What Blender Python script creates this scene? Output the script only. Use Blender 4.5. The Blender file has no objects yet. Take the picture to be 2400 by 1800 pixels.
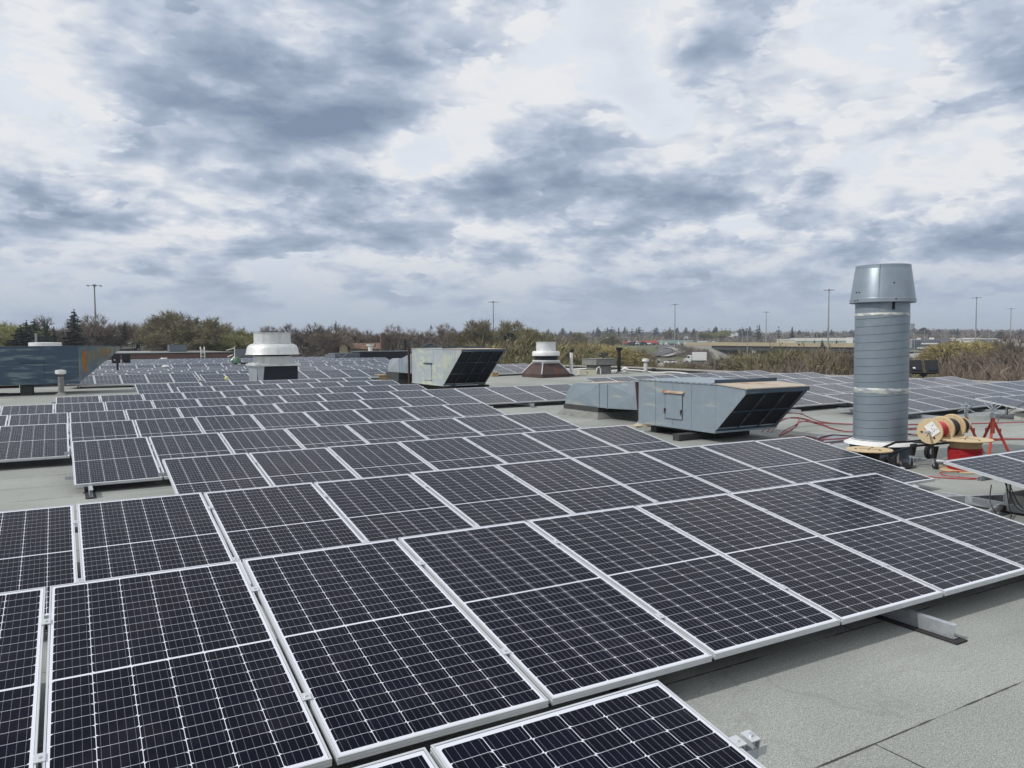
import bpy, math, random
from math import sin, cos, pi, radians, sqrt, atan2, exp
from mathutils import Vector, Matrix, Euler
random.seed(11)
SC = bpy.context.scene
COL = SC.collection

# ------------------------------------------------------------------ camera
YAW, PITCH, ROLL = radians(30.026), radians(3.115), radians(-0.326)
CAM = Vector((0.59, -5.08, 1.92))
FPX = 1822.2
cd = bpy.data.cameras.new('camera'); cam = bpy.data.objects.new('camera', cd); COL.objects.link(cam)
cd.sensor_width = 36; cd.lens = FPX/2400*36; cd.clip_start = 0.05; cd.clip_end = 6000
cam.matrix_world = Matrix.Translation(CAM) @ Matrix.Rotation(-YAW, 4, 'Z') @ Matrix.Rotation(pi/2-PITCH, 4, 'X') @ Matrix.Rotation(ROLL, 4, 'Z')
SC.camera = cam

def ray(x, y):
    """direction of a photograph pixel (2400x1800) in the world"""
    v = Vector(((x-1200)/FPX, -(y-900)/FPX, -1))
    return (cam.matrix_world.to_3x3() @ v).normalized()
def at(x, y, d):
    """the point seen at a pixel, d metres away horizontally"""
    r = ray(x, y); return CAM + r*(d/sqrt(r.x*r.x+r.y*r.y))

# ------------------------------------------------------------------ colour settings, sun and sky
vs = SC.view_settings
vs.view_transform = 'Standard'; vs.look = 'None'; vs.exposure = 0; vs.gamma = 1; vs.use_curve_mapping = False
SUNDIR = Vector((-0.70, 0.10, 0.70)).normalized()
sl = bpy.data.lights.new('sun', 'SUN'); sl.energy = 2.6; sl.angle = radians(0.6); sl.color = (1, .96, .9)
sun = bpy.data.objects.new('sun', sl); COL.objects.link(sun)
sun.rotation_euler = SUNDIR.to_track_quat('Z', 'Y').to_euler()

def new_nt(idb):
    idb.use_nodes = True; nt = idb.node_tree; nt.nodes.clear(); return nt
class NT:
    """short hand for building node trees"""
    def __init__(s, nt): s.nt = nt
    def n(s, t, **k):
        nd = s.nt.nodes.new(t)
        for a, b in k.items(): setattr(nd, a, b)
        return nd
    def put(s, sock, v):
        if hasattr(v, 'bl_idname') or hasattr(v, 'is_output') : s.nt.links.new(v, sock)
        elif v is not None: sock.default_value = v
    def m(s, op, a, b=None, c=None, clamp=False):
        nd = s.n('ShaderNodeMath', operation=op, use_clamp=clamp)
        for i, v in enumerate((a, b, c)):
            if v is not None: s.put(nd.inputs[i], v)
        return nd.outputs[0]
    def vm(s, op, a, b=None, sc=None):
        nd = s.n('ShaderNodeVectorMath', operation=op)
        s.put(nd.inputs[0], a)
        if b is not None: s.put(nd.inputs[1], b)
        if sc is not None: s.put(nd.inputs['Scale'], sc)
        return nd.outputs['Value'] if op in ('DOT_PRODUCT', 'LENGTH') else nd.outputs[0]
    def noise(s, vec, scale, detail=4, rough=.5, dist=0, col=False):
        nd = s.n('ShaderNodeTexNoise'); s.put(nd.inputs['Vector'], vec)
        nd.inputs['Scale'].default_value = scale; nd.inputs['Detail'].default_value = detail
        nd.inputs['Roughness'].default_value = rough; nd.inputs['Distortion'].default_value = dist
        return nd.outputs['Color' if col else 'Fac']
    def ramp(s, f, stops, interp='LINEAR'):
        nd = s.n('ShaderNodeValToRGB'); s.put(nd.inputs[0], f); cr = nd.color_ramp; cr.interpolation = interp
        while len(cr.elements) < len(stops): cr.elements.new(.5)
        for e, (p, c) in zip(cr.elements, stops):
            e.position = p; e.color = (c[0], c[1], c[2], 1) if hasattr(c, '__len__') else (c, c, c, 1)
        return nd.outputs[0]
    def mr(s, v, a, b, c=0., d=1., t='LINEAR'):
        nd = s.n('ShaderNodeMapRange', interpolation_type=t); s.put(nd.inputs[0], v)
        for i, q in enumerate((a, b, c, d)): nd.inputs[i+1].default_value = q
        return nd.outputs[0]
    def mix(s, f, a, b, mode='MIX'):
        nd = s.n('ShaderNodeMix', data_type='RGBA', blend_type=mode); s.put(nd.inputs[0], f)
        for i, v in ((6, a), (7, b)):
            if isinstance(v, tuple) and len(v) == 3: v = (*v, 1)
            s.put(nd.inputs[i], v)
        return nd.outputs[2]
    def mapping(s, vec, loc=(0,0,0), rot=(0,0,0), sc=(1,1,1), t='POINT'):
        nd = s.n('ShaderNodeMapping', vector_type=t); s.put(nd.inputs[0], vec)
        nd.inputs[1].default_value = loc; nd.inputs[2].default_value = rot; nd.inputs[3].default_value = sc
        return nd.outputs[0]
    def sep(s, v): nd = s.n('ShaderNodeSeparateXYZ'); s.put(nd.inputs[0], v); return nd.outputs
    def comb(s, x, y, z):
        nd = s.n('ShaderNodeCombineXYZ')
        for i, v in enumerate((x, y, z)): s.put(nd.inputs[i], v)
        return nd.outputs[0]

world = bpy.data.worlds.new('World'); SC.world = world
w = NT(new_nt(world))
D = w.n('ShaderNodeTexCoord').outputs['Generated']
sx, sy, sz = w.sep(D)
zc = w.m('MAXIMUM', sz, 0.0)
inv = w.m('DIVIDE', 1., w.m('ADD', zc, .10))
q = w.comb(w.m('MULTIPLY', sx, inv), w.m('MULTIPLY', sy, inv), 0.)          # clouds lie on a high flat layer
warp = w.vm('SCALE', w.vm('SUBTRACT', w.noise(D, 3.2, 4, .58, col=True), (.5, .5, .5)), sc=.22)
Dw = w.vm('ADD', D, warp)
def cloud_noise(v):
    x_, y_, z_ = w.sep(v); iv = w.m('DIVIDE', 1., w.m('ADD', w.m('MAXIMUM', z_, 0.), .42))
    qq = w.comb(w.m('MULTIPLY', x_, iv), w.m('MULTIPLY', y_, iv), w.m('MULTIPLY', z_, 2.3))
    return qq
q = cloud_noise(D)
n1 = w.noise(q, 4.6, 7, .60, .15)
D2 = w.vm('ADD', D, (SUNDIR.x*.02, SUNDIR.y*.02, .030)); q2 = cloud_noise(D2)
n2 = w.noise(q2, 4.6, 4, .56, .15)
mid = w.noise(q, 1.4, 4, .5, .2)
puff = w.m('ABSOLUTE', w.m('MULTIPLY_ADD', w.noise(q, 6.5, 4, .55), 2., -1.))
relief = w.m('MULTIPLY', w.m('SUBTRACT', n1, n2), 1.5)
fine = w.m('ADD', n1, w.m('MULTIPLY_ADD', puff, .22, -.03))
# where the large clouds (+) and the bright gaps (-) stand: centre and half axes in degrees of sky, strength
CLOUDS = [(590,110,350,240,.74),(720,285,270,135,.76),(380,230,220,150,.30),(900,300,120,75,.36),
 (60,390,190,75,.42),(280,505,160,48,.42),(740,500,520,110,.42),(900,560,360,70,.25),(1140,130,220,200,.30),(1250,60,120,90,.18),
 (1360,370,190,120,.42),(1720,80,230,115,.80),(1700,330,330,140,.36),(1640,470,420,110,.40),(1870,470,110,50,.40),(2340,80,230,150,.60),
 (2380,330,110,110,.38),(1980,545,200,48,.42),(2000,250,260,90,.24),(1260,480,260,70,.34),(2280,570,260,60,.40),(520,600,200,30,.30),(100,500,160,40,.3),
 (2150,380,80,70,.22),(1500,620,300,35,.28),(980,640,300,35,.22),
 (80,225,200,150,-.5),(1420,130,230,230,-.62),(1060,200,90,180,-.2),(1030,385,120,110,-.40),(2030,120,120,130,-.42),(1990,370,200,90,-.42),(2180,440,230,80,-.36),
 (260,575,260,50,-.36),(1880,540,0.1,0.1,0),(500,60,150,60,-.12),(2250,300,120,50,-.3),(1160,370,80,60,-.2),(700,430,330,25,-.22),(1700,520,120,25,-.25)]
acc = w.m('MULTIPLY_ADD', fine, 1.35, -.36)
low = w.noise(w.mapping(D, sc=(6., 6., 24)), 1., 5, .58, .5)
acc = w.m('ADD', acc, w.m('MULTIPLY', w.m('MULTIPLY_ADD', low, 2.6, -1.10), w.m('MULTIPLY', w.mr(sz, .22, .10), w.mr(sz, .015, .05))))
acc = w.m('ADD', acc, w.m('MULTIPLY_ADD', mid, .62, -.29))
for (px, py, rx, ry, a) in CLOUDS:
    if a == 0: continue
    r = ray(px, py); az = atan2(r.x, r.y); el = math.asin(r.z)
    mp = w.mapping(Dw, tuple(r), (el, 0, -az), (rx/FPX*1.4, 1.2, ry/FPX*1.4), 'TEXTURE')
    g = w.n('ShaderNodeTexGradient', gradient_type='SPHERICAL'); w.put(g.inputs[0], mp)
    acc = w.m('MULTIPLY_ADD', g.outputs['Fac'], a*.86, acc)
bias = w.mr(acc, .1, .7, -.06, .05)
wq = w.vm('ADD', q, w.vm('SCALE', w.vm('SUBTRACT', w.noise(q, 5.0, 4, .62, col=True), (.5, .5, .5)), sc=.17))
def cauli(sc_):
    v_ = w.n('ShaderNodeTexVoronoi', feature='F1'); w.put(v_.inputs['Vector'], wq); v_.inputs['Scale'].default_value = sc_
    return v_.outputs['Distance']
ca = w.m('ADD', w.m('MULTIPLY_ADD', cauli(9.), -.34, .15), w.m('MULTIPLY_ADD', cauli(22.), -.16, .07))
def puffs(sc_, lo, hi, hgt):
    # cumulus heaps: a mask and a depth that is bright at the upper rim and dark at the base
    a1 = w.m('ADD', w.m('ADD', w.noise(q, sc_, 5, .60), bias), w.m('MULTIPLY', ca, .95)); a2 = w.noise(q2, sc_, 3, .55)
    m_ = w.mr(a1, lo, hi, 0, 1, 'SMOOTHSTEP')
    dep = w.m('ADD', w.mr(a1, lo, hi+.20, -.55, .75), w.m('MULTIPLY', w.m('SUBTRACT', w.m('ADD', a2, bias), a1), 3.0))
    return m_, w.m('MULTIPLY', w.m('MULTIPLY', dep, m_), hgt)
m1, h1 = puffs(5.2, .460, .525, .46)
m2, h2 = puffs(12., .475, .54, .24)
shade = w.m('SUBTRACT', acc, w.m('MULTIPLY', relief, 1.7))
shade = w.m('ADD', w.m('SUBTRACT', shade, w.m('MULTIPLY', ca, .75)), w.m('ADD', h1, h2))
cover0 = w.m('MAXIMUM', w.mr(acc, .20, .36, 0, 1, 'SMOOTHSTEP'), w.m('MULTIPLY', m1, w.mr(acc, -.1, .2, 0., .8)))
body = w.ramp(w.m('MULTIPLY_ADD', shade, .60, .055), [(.0, (.82,.83,.85)), (.18, (.80,.82,.85)), (.30, (.68,.72,.79)), (.44, (.52,.585,.70)), (.60, (.38,.455,.58)),
                     (.78, (.295,.365,.475)), (1, (.215,.28,.395))])
cloud = w.mix(cover0, (.735, .785, .86), body)
sk = w.n('ShaderNodeTexSky', sky_type='NISHITA'); sk.sun_disc = False
sk.sun_elevation = math.asin(SUNDIR.z); sk.sun_rotation = atan2(SUNDIR.x, SUNDIR.y)
nish = w.mix(1., sk.outputs[0], (.10, .10, .10), 'MULTIPLY')
cover = w.mr(acc, -.1, .16, .86, 1.)
skyc = w.mix(cover, nish, cloud)
hz = w.mr(sz, 0., .15, .92, 0., 'SMOOTHSTEP')
skyc = w.mix(hz, skyc, (.40, .48, .60))
below = w.mr(sz, -.04, 0., 1., 0.)
skyc = w.mix(below, skyc, (.10, .10, .09))
bg = w.n('ShaderNodeBackground'); w.put(bg.inputs[0], skyc); bg.inputs[1].default_value = 1.0
wo = w.n('ShaderNodeOutputWorld'); w.nt.links.new(bg.outputs[0], wo.inputs[0])

# ------------------------------------------------------------------ materials
def srgb(r, g, b): return tuple((c/255/12.92 if c/255 <= .04045 else ((c/255+.055)/1.055)**2.4) for c in (r, g, b))
MATS = {}
def pm(name, base, rough=.6, metal=0., var=.15, scale=6., col2=None, c2=(.5,.7), c2scale=3., c2stretch=(1,1,1), bump=0., bscale=40., world_co=False, rnd=0., spec=.5, objrnd=None):
    m = bpy.data.materials.new(name); t = NT(new_nt(m)); MATS[name] = m
    tc = t.n('ShaderNodeTexCoord').outputs['Object']
    if world_co: tc = t.n('ShaderNodeNewGeometry').outputs['Position']
    nz = t.noise(tc, scale, 5, .6)
    f = t.mr(nz, .3, .7, 1-var, 1+var)
    c = t.mix(1., tuple(base), t.comb(f, f, f), 'MULTIPLY')
    if col2:
        n2 = t.noise(t.mapping(tc, sc=c2stretch), c2scale, 6, .62, .3)
        c = t.mix(t.mr(n2, c2[0], c2[1], 0, 1), c, tuple(col2))
    if rnd or objrnd:
        oi = t.n('ShaderNodeObjectInfo').outputs['Random']
        if objrnd: c = t.mix(oi, c, tuple(objrnd))
        if rnd:
            f2 = t.mr(oi, 0, 1, 1-rnd, 1+rnd); c = t.mix(1., c, t.comb(f2, f2, f2), 'MULTIPLY')
    b = t.n('ShaderNodeBsdfPrincipled'); t.put(b.inputs['Base Color'], c)
    b.inputs['Roughness'].default_value = rough; b.inputs['Metallic'].default_value = metal
    b.inputs['Specular IOR Level'].default_value = spec
    if bump:
        bn = t.n('ShaderNodeBump'); bn.inputs['Strength'].default_value = bump; bn.inputs['Distance'].default_value = .01
        t.put(bn.inputs['Height'], t.noise(tc, bscale, 4, .6)); t.nt.links.new(bn.outputs[0], b.inputs['Normal'])
    o = t.n('ShaderNodeOutputMaterial'); t.nt.links.new(b.outputs[0], o.inputs[0])
    return m

PW, PL, PT = 1.038, 2.063, .035     # panel size
PITCHX = 1.06
TILT = radians(9.48)
def cell_material():
    m = bpy.data.materials.new('solar_cells'); t = NT(new_nt(m))
    co = t.n('ShaderNodeTexCoord').outputs['Object']; x, y, z = t.sep(co)
    mx = .023; my = .030; gap = .013
    px = (PW-2*mx)/6; py = (PL-2*my-gap)/24
    X = t.m('SUBTRACT', x, mx); Y0 = t.m('SUBTRACT', y, my)
    half = 12*py
    upper = t.m('GREATER_THAN', Y0, half+gap/2)
    Y = t.m('SUBTRACT', Y0, t.m('MULTIPLY', upper, gap))
    inmid = t.m('LESS_THAN', t.m('ABSOLUTE', t.m('SUBTRACT', Y0, half+gap/2)), gap/2)
    u = t.m('DIVIDE', X, px); v = t.m('DIVIDE', Y, py)
    ci = t.m('FLOOR', u); ri = t.m('FLOOR', v)
    fu = t.m('MULTIPLY', t.m('FRACT', u), px); fv = t.m('MULTIPLY', t.m('FRACT', v), py)
    dx = t.m('MINIMUM', fu, t.m('SUBTRACT', px, fu)); dyd = fv; dyu = t.m('SUBTRACT', py, fv)
    dy = t.m('MINIMUM', dyd, dyu)
    lx = t.m('LESS_THAN', dx, .0014); ly = t.m('LESS_THAN', dy, .0009)
    par = t.m('MODULO', t.m('ADD', ci, 100.), 2.)
    dyc = t.m('ADD', t.m('MULTIPLY', par, dyd), t.m('MULTIPLY', t.m('SUBTRACT', 1., par), dyu))
    ch = t.m('LESS_THAN', t.m('ADD', dx, dyc), .0115)
    out = t.m('ADD', t.m('ADD', t.m('LESS_THAN', X, 0.), t.m('GREATER_THAN', X, 6*px)), t.m('ADD', t.m('LESS_THAN', Y0, 0.), t.m('GREATER_THAN', Y0, 24*py+gap)))
    white = t.m('ADD', t.m('ADD', lx, ly), t.m('ADD', t.m('ADD', ch, inmid), out), clamp=True)
    bb = t.m('FRACT', t.m('MULTIPLY', t.m('DIVIDE', fu, px), 5.))
    bus = t.m('LESS_THAN', t.m('ABSOLUTE', t.m('SUBTRACT', bb, .5)), .019)
    # each cell a touch different, each panel a touch different
    wn = t.n('ShaderNodeTexWhiteNoise', noise_dimensions='3D')
    oi = t.n('ShaderNodeObjectInfo').outputs['Random']
    t.put(wn.inputs['Vector'], t.comb(ci, ri, t.m('MULTIPLY', oi, 50.)))
    cc = t.mix(wn.outputs['Value'], (.0010, .0022, .0085), (.0020, .0032, .0125))
    cc = t.mix(t.m('MULTIPLY', oi, .4), cc, (.0032, .0034, .0080))
    cc = t.mix(t.m('MULTIPLY', bus, .62), cc, (.50, .51, .54))
    gp = t.n('ShaderNodeNewGeometry').outputs['Position']
    dust = t.mr(t.noise(gp, 1.6, 7, .68, .4), .52, .80, 0., .05)
    cc = t.mix(t.m('ADD', dust, .001), cc, (.28, .27, .25))
    spots = t.m('MULTIPLY', t.mr(t.noise(gp, 55, 2, .5), .70, .80, 0, 1), t.mr(t.noise(gp, 2.5, 3, .5), .45, .65, 0, .09))
    cc = t.mix(spots, cc, (.32, .30, .27))
    c = t.mix(white, cc, (.66, .68, .74))
    b = t.n('ShaderNodeBsdfPrincipled'); t.put(b.inputs['Base Color'], c)
    b.inputs['IOR'].default_value = 1.12; b.inputs['Sheen Weight'].default_value = .10; b.inputs['Sheen Roughness'].default_value = .35
    t.put(b.inputs['Roughness'], t.m('ADD', t.mr(t.noise(gp, .9, 5, .6), .3, .7, .06, .18), t.m('MULTIPLY', bus, .18)))
    # the bars are round tinned wires: their normal turns across the width
    phi = t.m('MULTIPLY', t.m('SUBTRACT', bb, .5), 1.15/.019)
    busm = t.m('MULTIPLY', bus, t.m('SUBTRACT', 1., white))
    wv = t.comb(t.m('SINE', phi), 0., t.m('COSINE', phi))
    vt = t.n('ShaderNodeVectorTransform', vector_type='NORMAL', convert_from='OBJECT', convert_to='WORLD'); t.put(vt.inputs[0], wv)
    t.put(b.inputs['Metallic'], t.m('MULTIPLY', busm, .9))
    bn = t.n('ShaderNodeBump'); bn.inputs['Strength'].default_value = .12; bn.inputs['Distance'].default_value = .004
    t.put(bn.inputs['Height'], t.m('ADD', t.noise(gp, 2.2, 2, .4), t.m('MULTIPLY', t.noise(gp, 26, 2, .5), .08)))
    nm = t.n('ShaderNodeMix', data_type='VECTOR'); t.put(nm.inputs[0], busm); t.put(nm.inputs[4], bn.outputs[0]); t.put(nm.inputs[5], vt.outputs[0]); t.put(b.inputs['Normal'], nm.outputs[1])
    o = t.n('ShaderNodeOutputMaterial'); t.nt.links.new(b.outputs[0], o.inputs[0])
    return m
M_CELL = cell_material()
M_ALU = pm('anodized_aluminium', (.62, .64, .66), .38, .45, .05, 9., bump=.05, bscale=60)
M_GALV = pm('galvanized_steel', (.52, .55, .58), .42, .65, .10, 14., (.44,.47,.50), (.5,.62), 22., bump=.05)
M_RUB = pm('black_rubber', (.022, .022, .024), .85, 0, .2, 30.)
M_BLACK = pm('black_paint', (.010, .010, .013), .75, 0, .2, 10.)
M_DARK = pm('dark_filter_cloth', (.010, .013, .022), .8, 0, .2, 10.)
M_BITU = pm('bitumen_flashing', (.045, .047, .048), .9, 0, .3, 8., bump=.3, bscale=60)
M_FLASH = pm('grey_roof_flashing', (.20, .205, .19), .9, 0, .2, 5., (.10,.10,.10), (.56,.7), 9., bump=.2, bscale=120)
M_WHITE = pm('white_painted_metal', (.72, .72, .70), .45, .1, .08, 5., (.45,.45,.42), (.6,.75), 6.)
M_SPUN = pm('spun_aluminium', (.66, .67, .66), .42, .35, .07, 4., (.46,.47,.46), (.55,.75), 3., (1,1,.2))
M_CONC = pm('concrete', (.33, .32, .29), .9, 0, .15, 6., (.22,.21,.19), (.5,.7), 3., bump=.15)
M_BLOCK = pm('concrete_block', (.42, .42, .39), .95, 0, .12, 12., bump=.25, bscale=90)
M_WOOD = pm('plywood', (.56, .44, .27), .7, 0, .12, 7., (.50,.33,.16), (.52,.7), 4., (1,6,1))
M_CARD = pm('cardboard', (.36, .26, .15), .85, 0, .12, 9.)
M_RED = pm('red_cable_sheath', (.42, .028, .035), .5, 0, .2, 20.)
M_REDP = pm('red_orange_paint', (.45, .055, .025), .45, .1, .15, 8., (.20,.05,.03), (.62,.75), 15.)
M_REDH = pm('faded_red_hose', (.27, .075, .08), .6, 0, .2, 6.)
M_CBL = pm('black_cable_sheath', (.015, .015, .018), .45, 0, .2, 20.)
M_BROWN = pm('brown_rusty_pipe', (.055, .018, .016), .7, .1, .3, 8., (.16,.05,.02), (.55,.7), 7.)
M_PAPER = pm('paper_label', (.75, .74, .72), .8, 0, .04, 6.)
M_INK = pm('ink', (.09, .09, .10), .8, 0, .05, 6.)
M_BRICK = pm('brown_brick', (.13, .075, .062), .9, 0, .25, 4., (.09,.055,.05), (.5,.6), 12.)
M_TAN = pm('tan_gravel', (.42, .36, .28), .95, 0, .2, 1.2, (.32,.28,.22), (.5,.65), 2., world_co=True, bump=.3, bscale=20)
M_ASPH = pm('asphalt', (.085, .085, .088), .9, 0, .18, .2, (.12,.12,.12), (.5,.7), .3, world_co=True)
M_PAINT = pm('road_paint', (.6, .6, .56), .8, 0, .1, 2.)
M_GLASS = pm('building_glass', (.02, .03, .045), .12, 0, .3, .6)
M_ROOFD = pm('dark_shingle', (.05, .045, .045), .9, 0, .2, 3.)
M_ROOFB = pm('brown_shingle', (.15, .085, .055), .9, 0, .2, 2.)
M_NAVY = pm('navy_siding', (.018, .022, .05), .7, 0, .15, 2.)
M_TANW = pm('tan_siding', (.36, .30, .20), .8, 0, .1, 2.)
M_WALLW = pm('white_cladding', (.62, .63, .60), .7, 0, .08, .4)
M_CREAM = pm('cream_cladding', (.58, .55, .42), .7, 0, .06, .3)
M_GREYW = pm('grey_cladding', (.12, .14, .165), .6, 0, .1, .3)
M_TEAL = pm('pale_green_metal_roof', (.25, .36, .33), .6, .1, .1, .4)
M_REDR = pm('red_awning', (.50, .07, .06), .6, 0, .1, .5)
M_BARK = pm('bark', (.095, .080, .070), .95, 0, .3, 2., rnd=.2)
M_TIRE = pm('tyre', (.015, .015, .015), .8, 0, .2, 30.)
M_CARW = pm('white_car_paint', (.70, .71, .72), .3, 0, .03, 2.)
M_CARD2 = pm('dark_car_paint', (.03, .035, .045), .3, 0, .03, 2.)
M_GREEN = pm('green_enamel', (.10, .17, .13), .4, .2, .2, 10., (.55,.60,.56), (.56,.66), 3.)
M_YEL = pm('pale_yellow_plastic', (.62, .64, .26), .5, 0, .1, 20.)
M_POLE = pm('weathered_steel_pole', (.27, .285, .29), .6, .3, .1, 1.)
# tree materials
M_TWIG = pm('bare_brown_twigs', (.175, .140, .118), .95, 0, .25, .35, (.13,.105,.092), (.45,.6), .2, rnd=.20, objrnd=(.19,.155,.12))
M_OLIVE = pm('budding_olive_twigs', (.225, .200, .105), .95, 0, .3, .4, (.18,.155,.10), (.45,.6), .3, rnd=.18, objrnd=(.21,.19,.10))
M_YGRN = pm('yellow_green_buds', (.29, .27, .105), .95, 0, .25, .4, (.22,.21,.09), (.45,.6), .3, rnd=.15, objrnd=(.24,.24,.10))
M_WILLOW = pm('yellow_willow_shoots', (.34, .28, .12), .95, 0, .25, .5, (.26,.22,.10), (.45,.6), .3, rnd=.1)
M_SPRUCE = pm('dark_conifer_needles', (.026, .042, .033), .95, 0, .35, .5, (.035,.045,.025), (.45,.6), .6, rnd=.25)

def duct_paint(name, base, ox, rust, oxa=(.58,.70), rusta=(.66,.76), stretch=(3,.8,4.5), rough=.45, metal=.25):
    """weathered duct paint: rubbed pale oxidation in streaks, rust blooms"""
    m = bpy.data.materials.new(name); t = NT(new_nt(m)); tc = t.n('ShaderNodeTexCoord').outputs['Object']
    n1 = t.noise(t.mapping(tc, sc=stretch), 1.1, 5, .55, .5); big = t.noise(tc, .9, 3, .5)
    f = t.mr(t.noise(tc, 5., 5, .6), .3, .7, .93, 1.07); c = t.mix(1., base, t.comb(f, f, f), 'MULTIPLY')
    a = t.m('MULTIPLY', t.mr(n1, oxa[0], oxa[1]), t.mr(big, .38, .52))
    c = t.mix(t.m('MULTIPLY', a, .8), c, ox)
    c = t.mix(t.m('MULTIPLY', t.mr(t.noise(t.mapping(tc, sc=(stretch[0], stretch[1], stretch[2]*.5)), 2.3, 6, .6, .2), rusta[0], rusta[1]), t.mr(big, .5, .6)), c, rust)
    b = t.n('ShaderNodeBsdfPrincipled'); t.put(b.inputs['Base Color'], c); b.inputs['Roughness'].default_value = rough; b.inputs['Metallic'].default_value = metal
    bn = t.n('ShaderNodeBump'); bn.inputs['Strength'].default_value = .25; bn.inputs['Distance'].default_value = .02
    t.put(bn.inputs['Height'], t.noise(tc, 2.2, 2, .4)); t.nt.links.new(bn.outputs[0], b.inputs['Normal'])
    o = t.n('ShaderNodeOutputMaterial'); t.nt.links.new(b.outputs[0], o.inputs[0]); return m
M_DUCT = duct_paint('weathered_blue_grey_paint', (.255,.305,.35), (.44,.47,.40), (.30,.12,.05), (.57,.68), (.70,.78))
M_DUCTM = duct_paint('pale_oxidised_paint', (.42,.47,.50), (.60,.61,.46), (.30,.12,.05), (.47,.57), (.72,.80), (2.2,1.6,5.))
M_DUCTV = duct_paint('streaked_hood_paint', (.38,.43,.455), (.56,.56,.40), (.33,.17,.06), (.48,.58), (.70,.8), (2.5,5.,.5))
M_DUCTL = duct_paint('weathered_dark_blue_paint', (.050,.085,.125), (.19,.25,.27), (.22,.22,.10), (.50,.60), (.66,.74), (.7,.7,6.))
M_DUCTLV = duct_paint('rust_streaked_dark_paint', (.10,.145,.18), (.26,.25,.17), (.40,.17,.04), (.38,.52), (.54,.62), (3.2,3.2,.5))
M_RUSTTOP = duct_paint('rusted_top_paint', (.44,.38,.30), (.50,.45,.36), (.36,.13,.05), (.4,.6), (.44,.60), (1.2,3.5,1), .7, .1)
M_FLUE = duct_paint('grey_flue_paint', (.225,.27,.315), (.33,.35,.35), (.25,.25,.24), (.56,.72), (.7,.8), (1,1,3), .40, .35)
M_SEAL = pm('smeared_grey_sealant', (.55,.56,.52), .5, .1, .2, 12., (.27,.31,.34), (.44,.56), 5., (1,1,5), bump=.5, bscale=25)
M_RUSTC = duct_paint('rusty_brown_curb_paint', (.065,.038,.033), (.14,.10,.085), (.11,.042,.026), (.55,.7), (.5,.62), (1.5,1.5,.8), .7, .1)

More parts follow.
